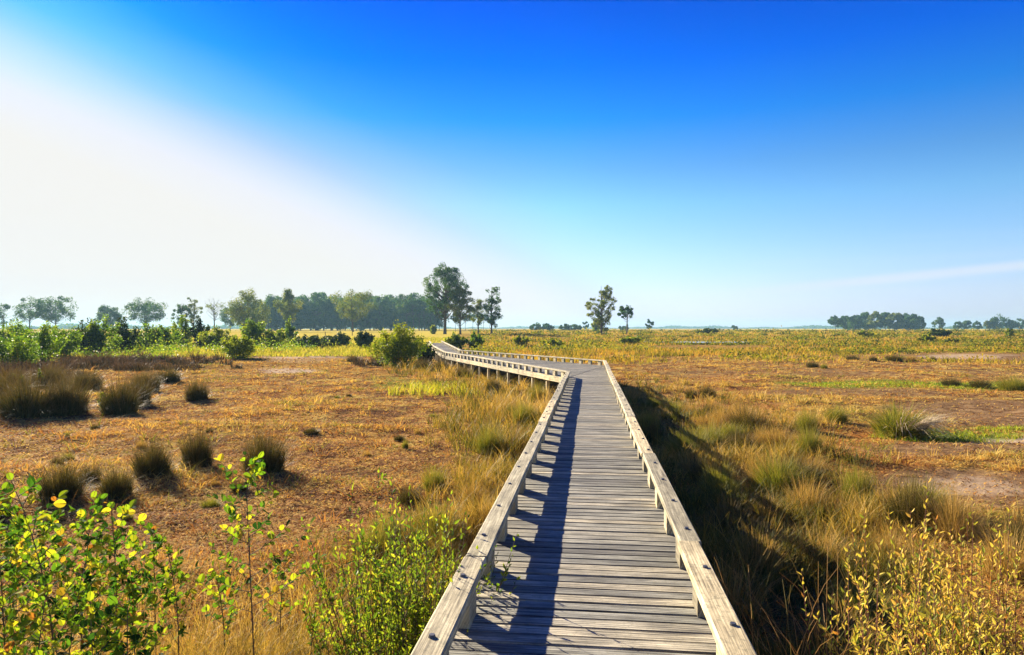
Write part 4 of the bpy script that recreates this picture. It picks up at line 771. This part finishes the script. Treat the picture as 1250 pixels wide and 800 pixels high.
# leafy shrub by the left rail: many fine stems
def fine_shrub(px, D, toppy, wd, stems, label, seed, mat, smat, leaf, wr, name='shrub', nl=26, lean=.25, shape=LANCE, tw=2):
    r = np.random.default_rng(seed); p = at_d(px, D); H0 = CAMZ - (toppy - HZ) / FPX * D - p[2]; st = []; P = []; A = []
    for s in range(stems):
        a = r.uniform(0, 6.28); q = math.sqrt(r.random()); b = np.array([math.cos(a), math.sin(a), 0]) * q * wd * .30; b[2] = -.04; H = H0 * r.uniform(.62, 1.0) * (1 - .15 * q) if s else H0
        tip = b + np.array([math.cos(a) * q * wd * lean, math.sin(a) * q * wd * lean, H]); c = (b + tip) / 2 + r.normal(0, .035, 3); pts = bez(b, c, tip, 8); st.append(tube(pts, np.linspace(.0045, .0012, 8), 5)); qs = [(pts, nl, .2)]
        for k in range(tw):
            f = r.uniform(2, 6); i0 = int(f); s0 = pts[i0]; aa = r.uniform(0, 6.28); ln = r.uniform(.08, .22) * H; e = s0 + np.array([math.cos(aa) * ln * .5, math.sin(aa) * ln * .5, ln]); qq = bez(s0, (s0 + e) / 2 + [math.cos(aa) * .02, math.sin(aa) * .02, 0], e, 5); st.append(tube(qq, np.linspace(.0025, .001, 5), 4)); qs.append((qq, nl // 2, .1))
        for (qv, m_, t0) in qs:
            k = len(qv) - 1
            for i in range(m_):
                t = t0 + (1 - t0) * (i + .5) / m_; f = t * k; i0 = min(int(f), k - 1); T_ = nrm(qv[i0 + 1] - qv[i0]); a2 = i * 2.4 + r.uniform(-.4, .4); sd_ = nrm(np.cross(T_, [math.cos(a2), math.sin(a2), .1]))
                P.append(qv[i0] + (qv[i0 + 1] - qv[i0]) * (f - i0)); A.append(sd_ * r.uniform(.4, .9) + T_ * r.uniform(.5, 1.1))
    P, A = np.array(P), np.array(A); n = len(P); rn = np.clip(r.normal(.5, .24, n), 0, 1)
    lv = leaves(P, A, r.normal(size=(n, 3)), leaf * r.uniform(.5, 1.25, n), np.full(n, wr), shape, .3, rn, r)
    e = empty(name, p); tag(e, label, 'shrub'); link('stems', mk('stems', wrap(st), [M[smat]], True), e); link('foliage', mk('foliage', wrap([lv]), [M[mat]]), e); return e
fine_shrub(506, 4.7, 574, 1.1, 80, 'green many stemmed shrub leaning over the left rail', 450, 'willow_g', 'stem_brown', .042, .42, lean=.40)
fine_shrub(462, 4.8, 640, .95, 44, 'lower yellow green shrub left of the rail side one', 451, 'willow_g', 'stem_brown', .042, .42)
fine_shrub(545, 4.0, 690, .4, 12, 'small leafy sprigs reaching over the left rail', 452, 'willow_g', 'stem_brown', .03, .45)
for k, (px, D, tp, wd, ns, lb) in enumerate([(1085, 4.6, 606, .5, 9, 'tallest yellow leaved willow with red stems at lower right'), (1035, 4.2, 670, .45, 8, 'yellow willow leaning left over the dark grass'), (1140, 4.7, 612, .55, 12, 'dense yellow willow in the middle of the lower right clump'),
        (1195, 4.6, 630, .5, 11, 'yellow green willow second from the right edge'), (1243, 4.4, 655, .45, 10, 'willow cut by the right edge of the photo'), (1110, 3.9, 705, .45, 9, 'low yellow willow at the bottom edge'), (1180, 3.8, 705, .5, 10, 'low golden willow in front of the middle clump')]):
    fine_shrub(px, D, tp - 26, wd * 1.2, int(ns * 1.6), lb, 460 + k, 'willow_y', 'stem_red', .044, .40, 'willow_shrub', 34, .22, LANCE, 1)
# dry bent stems by the right rail
def dry_stems(px, D, n, H, label, seed, spread=.5, mats=('bleached',)):
    r = np.random.default_rng(seed); p = at_d(px, D); st = []
    for k in range(n):
        a = r.uniform(0, 6.28); b = np.array([r.normal(0, .13), r.normal(0, .13), -.02]); h = H * r.uniform(.5, 1); ln = h * spread * r.uniform(.3, 1.2)
        tip = b + np.array([math.cos(a) * ln, math.sin(a) * ln, h]); c = b + np.array([math.cos(a) * ln * .1, math.sin(a) * ln * .1, h * .75]); st.append(tube(bez(b, c, tip, 7), np.linspace(.003, .0009, 7), 4))
    parts = [(v, f, 0, {'rnd': np.full(len(v), r.random())}) for v, f, _ in st]
    e = link('dry_grass_clump', mk('dry_grass_clump', parts, [M['rush_gold']])); e.location = p; tag(e, label, 'dry grass'); return e
dry_stems(985, 4.1, 46, 1.30, 'clump of bent dry straw stems beside the near end of the right rail', 480)
dry_stems(940, 4.5, 12, 1.45, 'few tall dry stalks standing above the straw clump', 481, .35)
dry_stems(1015, 4.8, 26, 1.2, 'dry straw stems behind the yellow willows', 482)
# pale foreground grass at lower left
x, y = scatter(60000, 3.4, 7.5, .80, .3); dw, side = dist_walk(x, y); n3_ = .5 + .5 * snoise(x, y, 4)
keep = (side == -1) & (dw > .04) & (rng.random(len(x)) < np.clip(.3 + n3_, 0, 1) * (1 - sm(5.6, 7.2, y + .5 * snoise(x, y, 3)))) & (rng.random(len(x)) < .6 * np.clip(1.4 * (x + 3.4) / 2.2, .4, 1)); x, y = x[keep], y[keep]; n = len(x)
grass_obj('straw_grass', 'pale straw grass under the saplings in the lower left foreground', x, y, rng.uniform(.15, .55, n), .003 + .003 * rng.random(n), rng.uniform(.15, 1.0, n), 'tallgrass', 5, np.clip(rng.random(n) * .7 + .3, 0, 1), droop=.5)

# low fence posts on the yellow field
for k, (px, py, h) in enumerate(((416, 411, 7), (397, 411, 6), (430, 410, 5))):
    p = at(px, py); D = p[1]; H = h / FPX * D
    o = link('fence_post', mk('fence_post', wrap([tube([[0, 0, -.2], [0, 0, H * .5], [.01, 0, H]], [.09, .085, .08], 8)]), [M['bark']])); o.location = p
    tag(o, ('thicker dark post on the yellow field before the wood', 'thin post left of the thick one on the yellow field', 'short post right of the thick one near the round bush')[k], 'post')
# pool of shallow water on the plain
n = 40; a = np.linspace(0, 2 * np.pi, n, endpoint=False); c = at(865, 419.5); rx, ry = 9.5, 7.0
V = np.stack([c[0] + np.cos(a) * rx * (1 + .15 * np.sin(3 * a)), c[1] + np.sin(a) * ry * (1 + .2 * np.sin(2 * a + 1)), np.full(n, c[2] + .22)], -1)
o = link('water', mk('water', [(V, np.arange(n)[None], 0, {})], [M['water']])); tag(o, kind='structure')

# ------------------------------------------------------------------ haze
hz = 0.00023
bmx = bmesh.new(); bmesh.ops.create_cube(bmx, size=1.0); me = bpy.data.meshes.new('haze'); bmx.to_mesh(me); bmx.free()
o = link('haze', me); o.scale = (6400, 6400, 32); o.location = (0, 0, 15.0); tag(o, 'thin bluish morning haze lying over the fen', 'haze', kind='stuff')
m, t = new_mat('haze'); v = N(t, 'ShaderNodeVolumePrincipled', ins={'Color': (0.33, 0.62, 0.86, 1), 'Density': hz, 'Anisotropy': 0.15}); om = N(t, 'ShaderNodeOutputMaterial'); L(t, v.outputs[0], om.inputs['Volume']); me.materials.append(m)
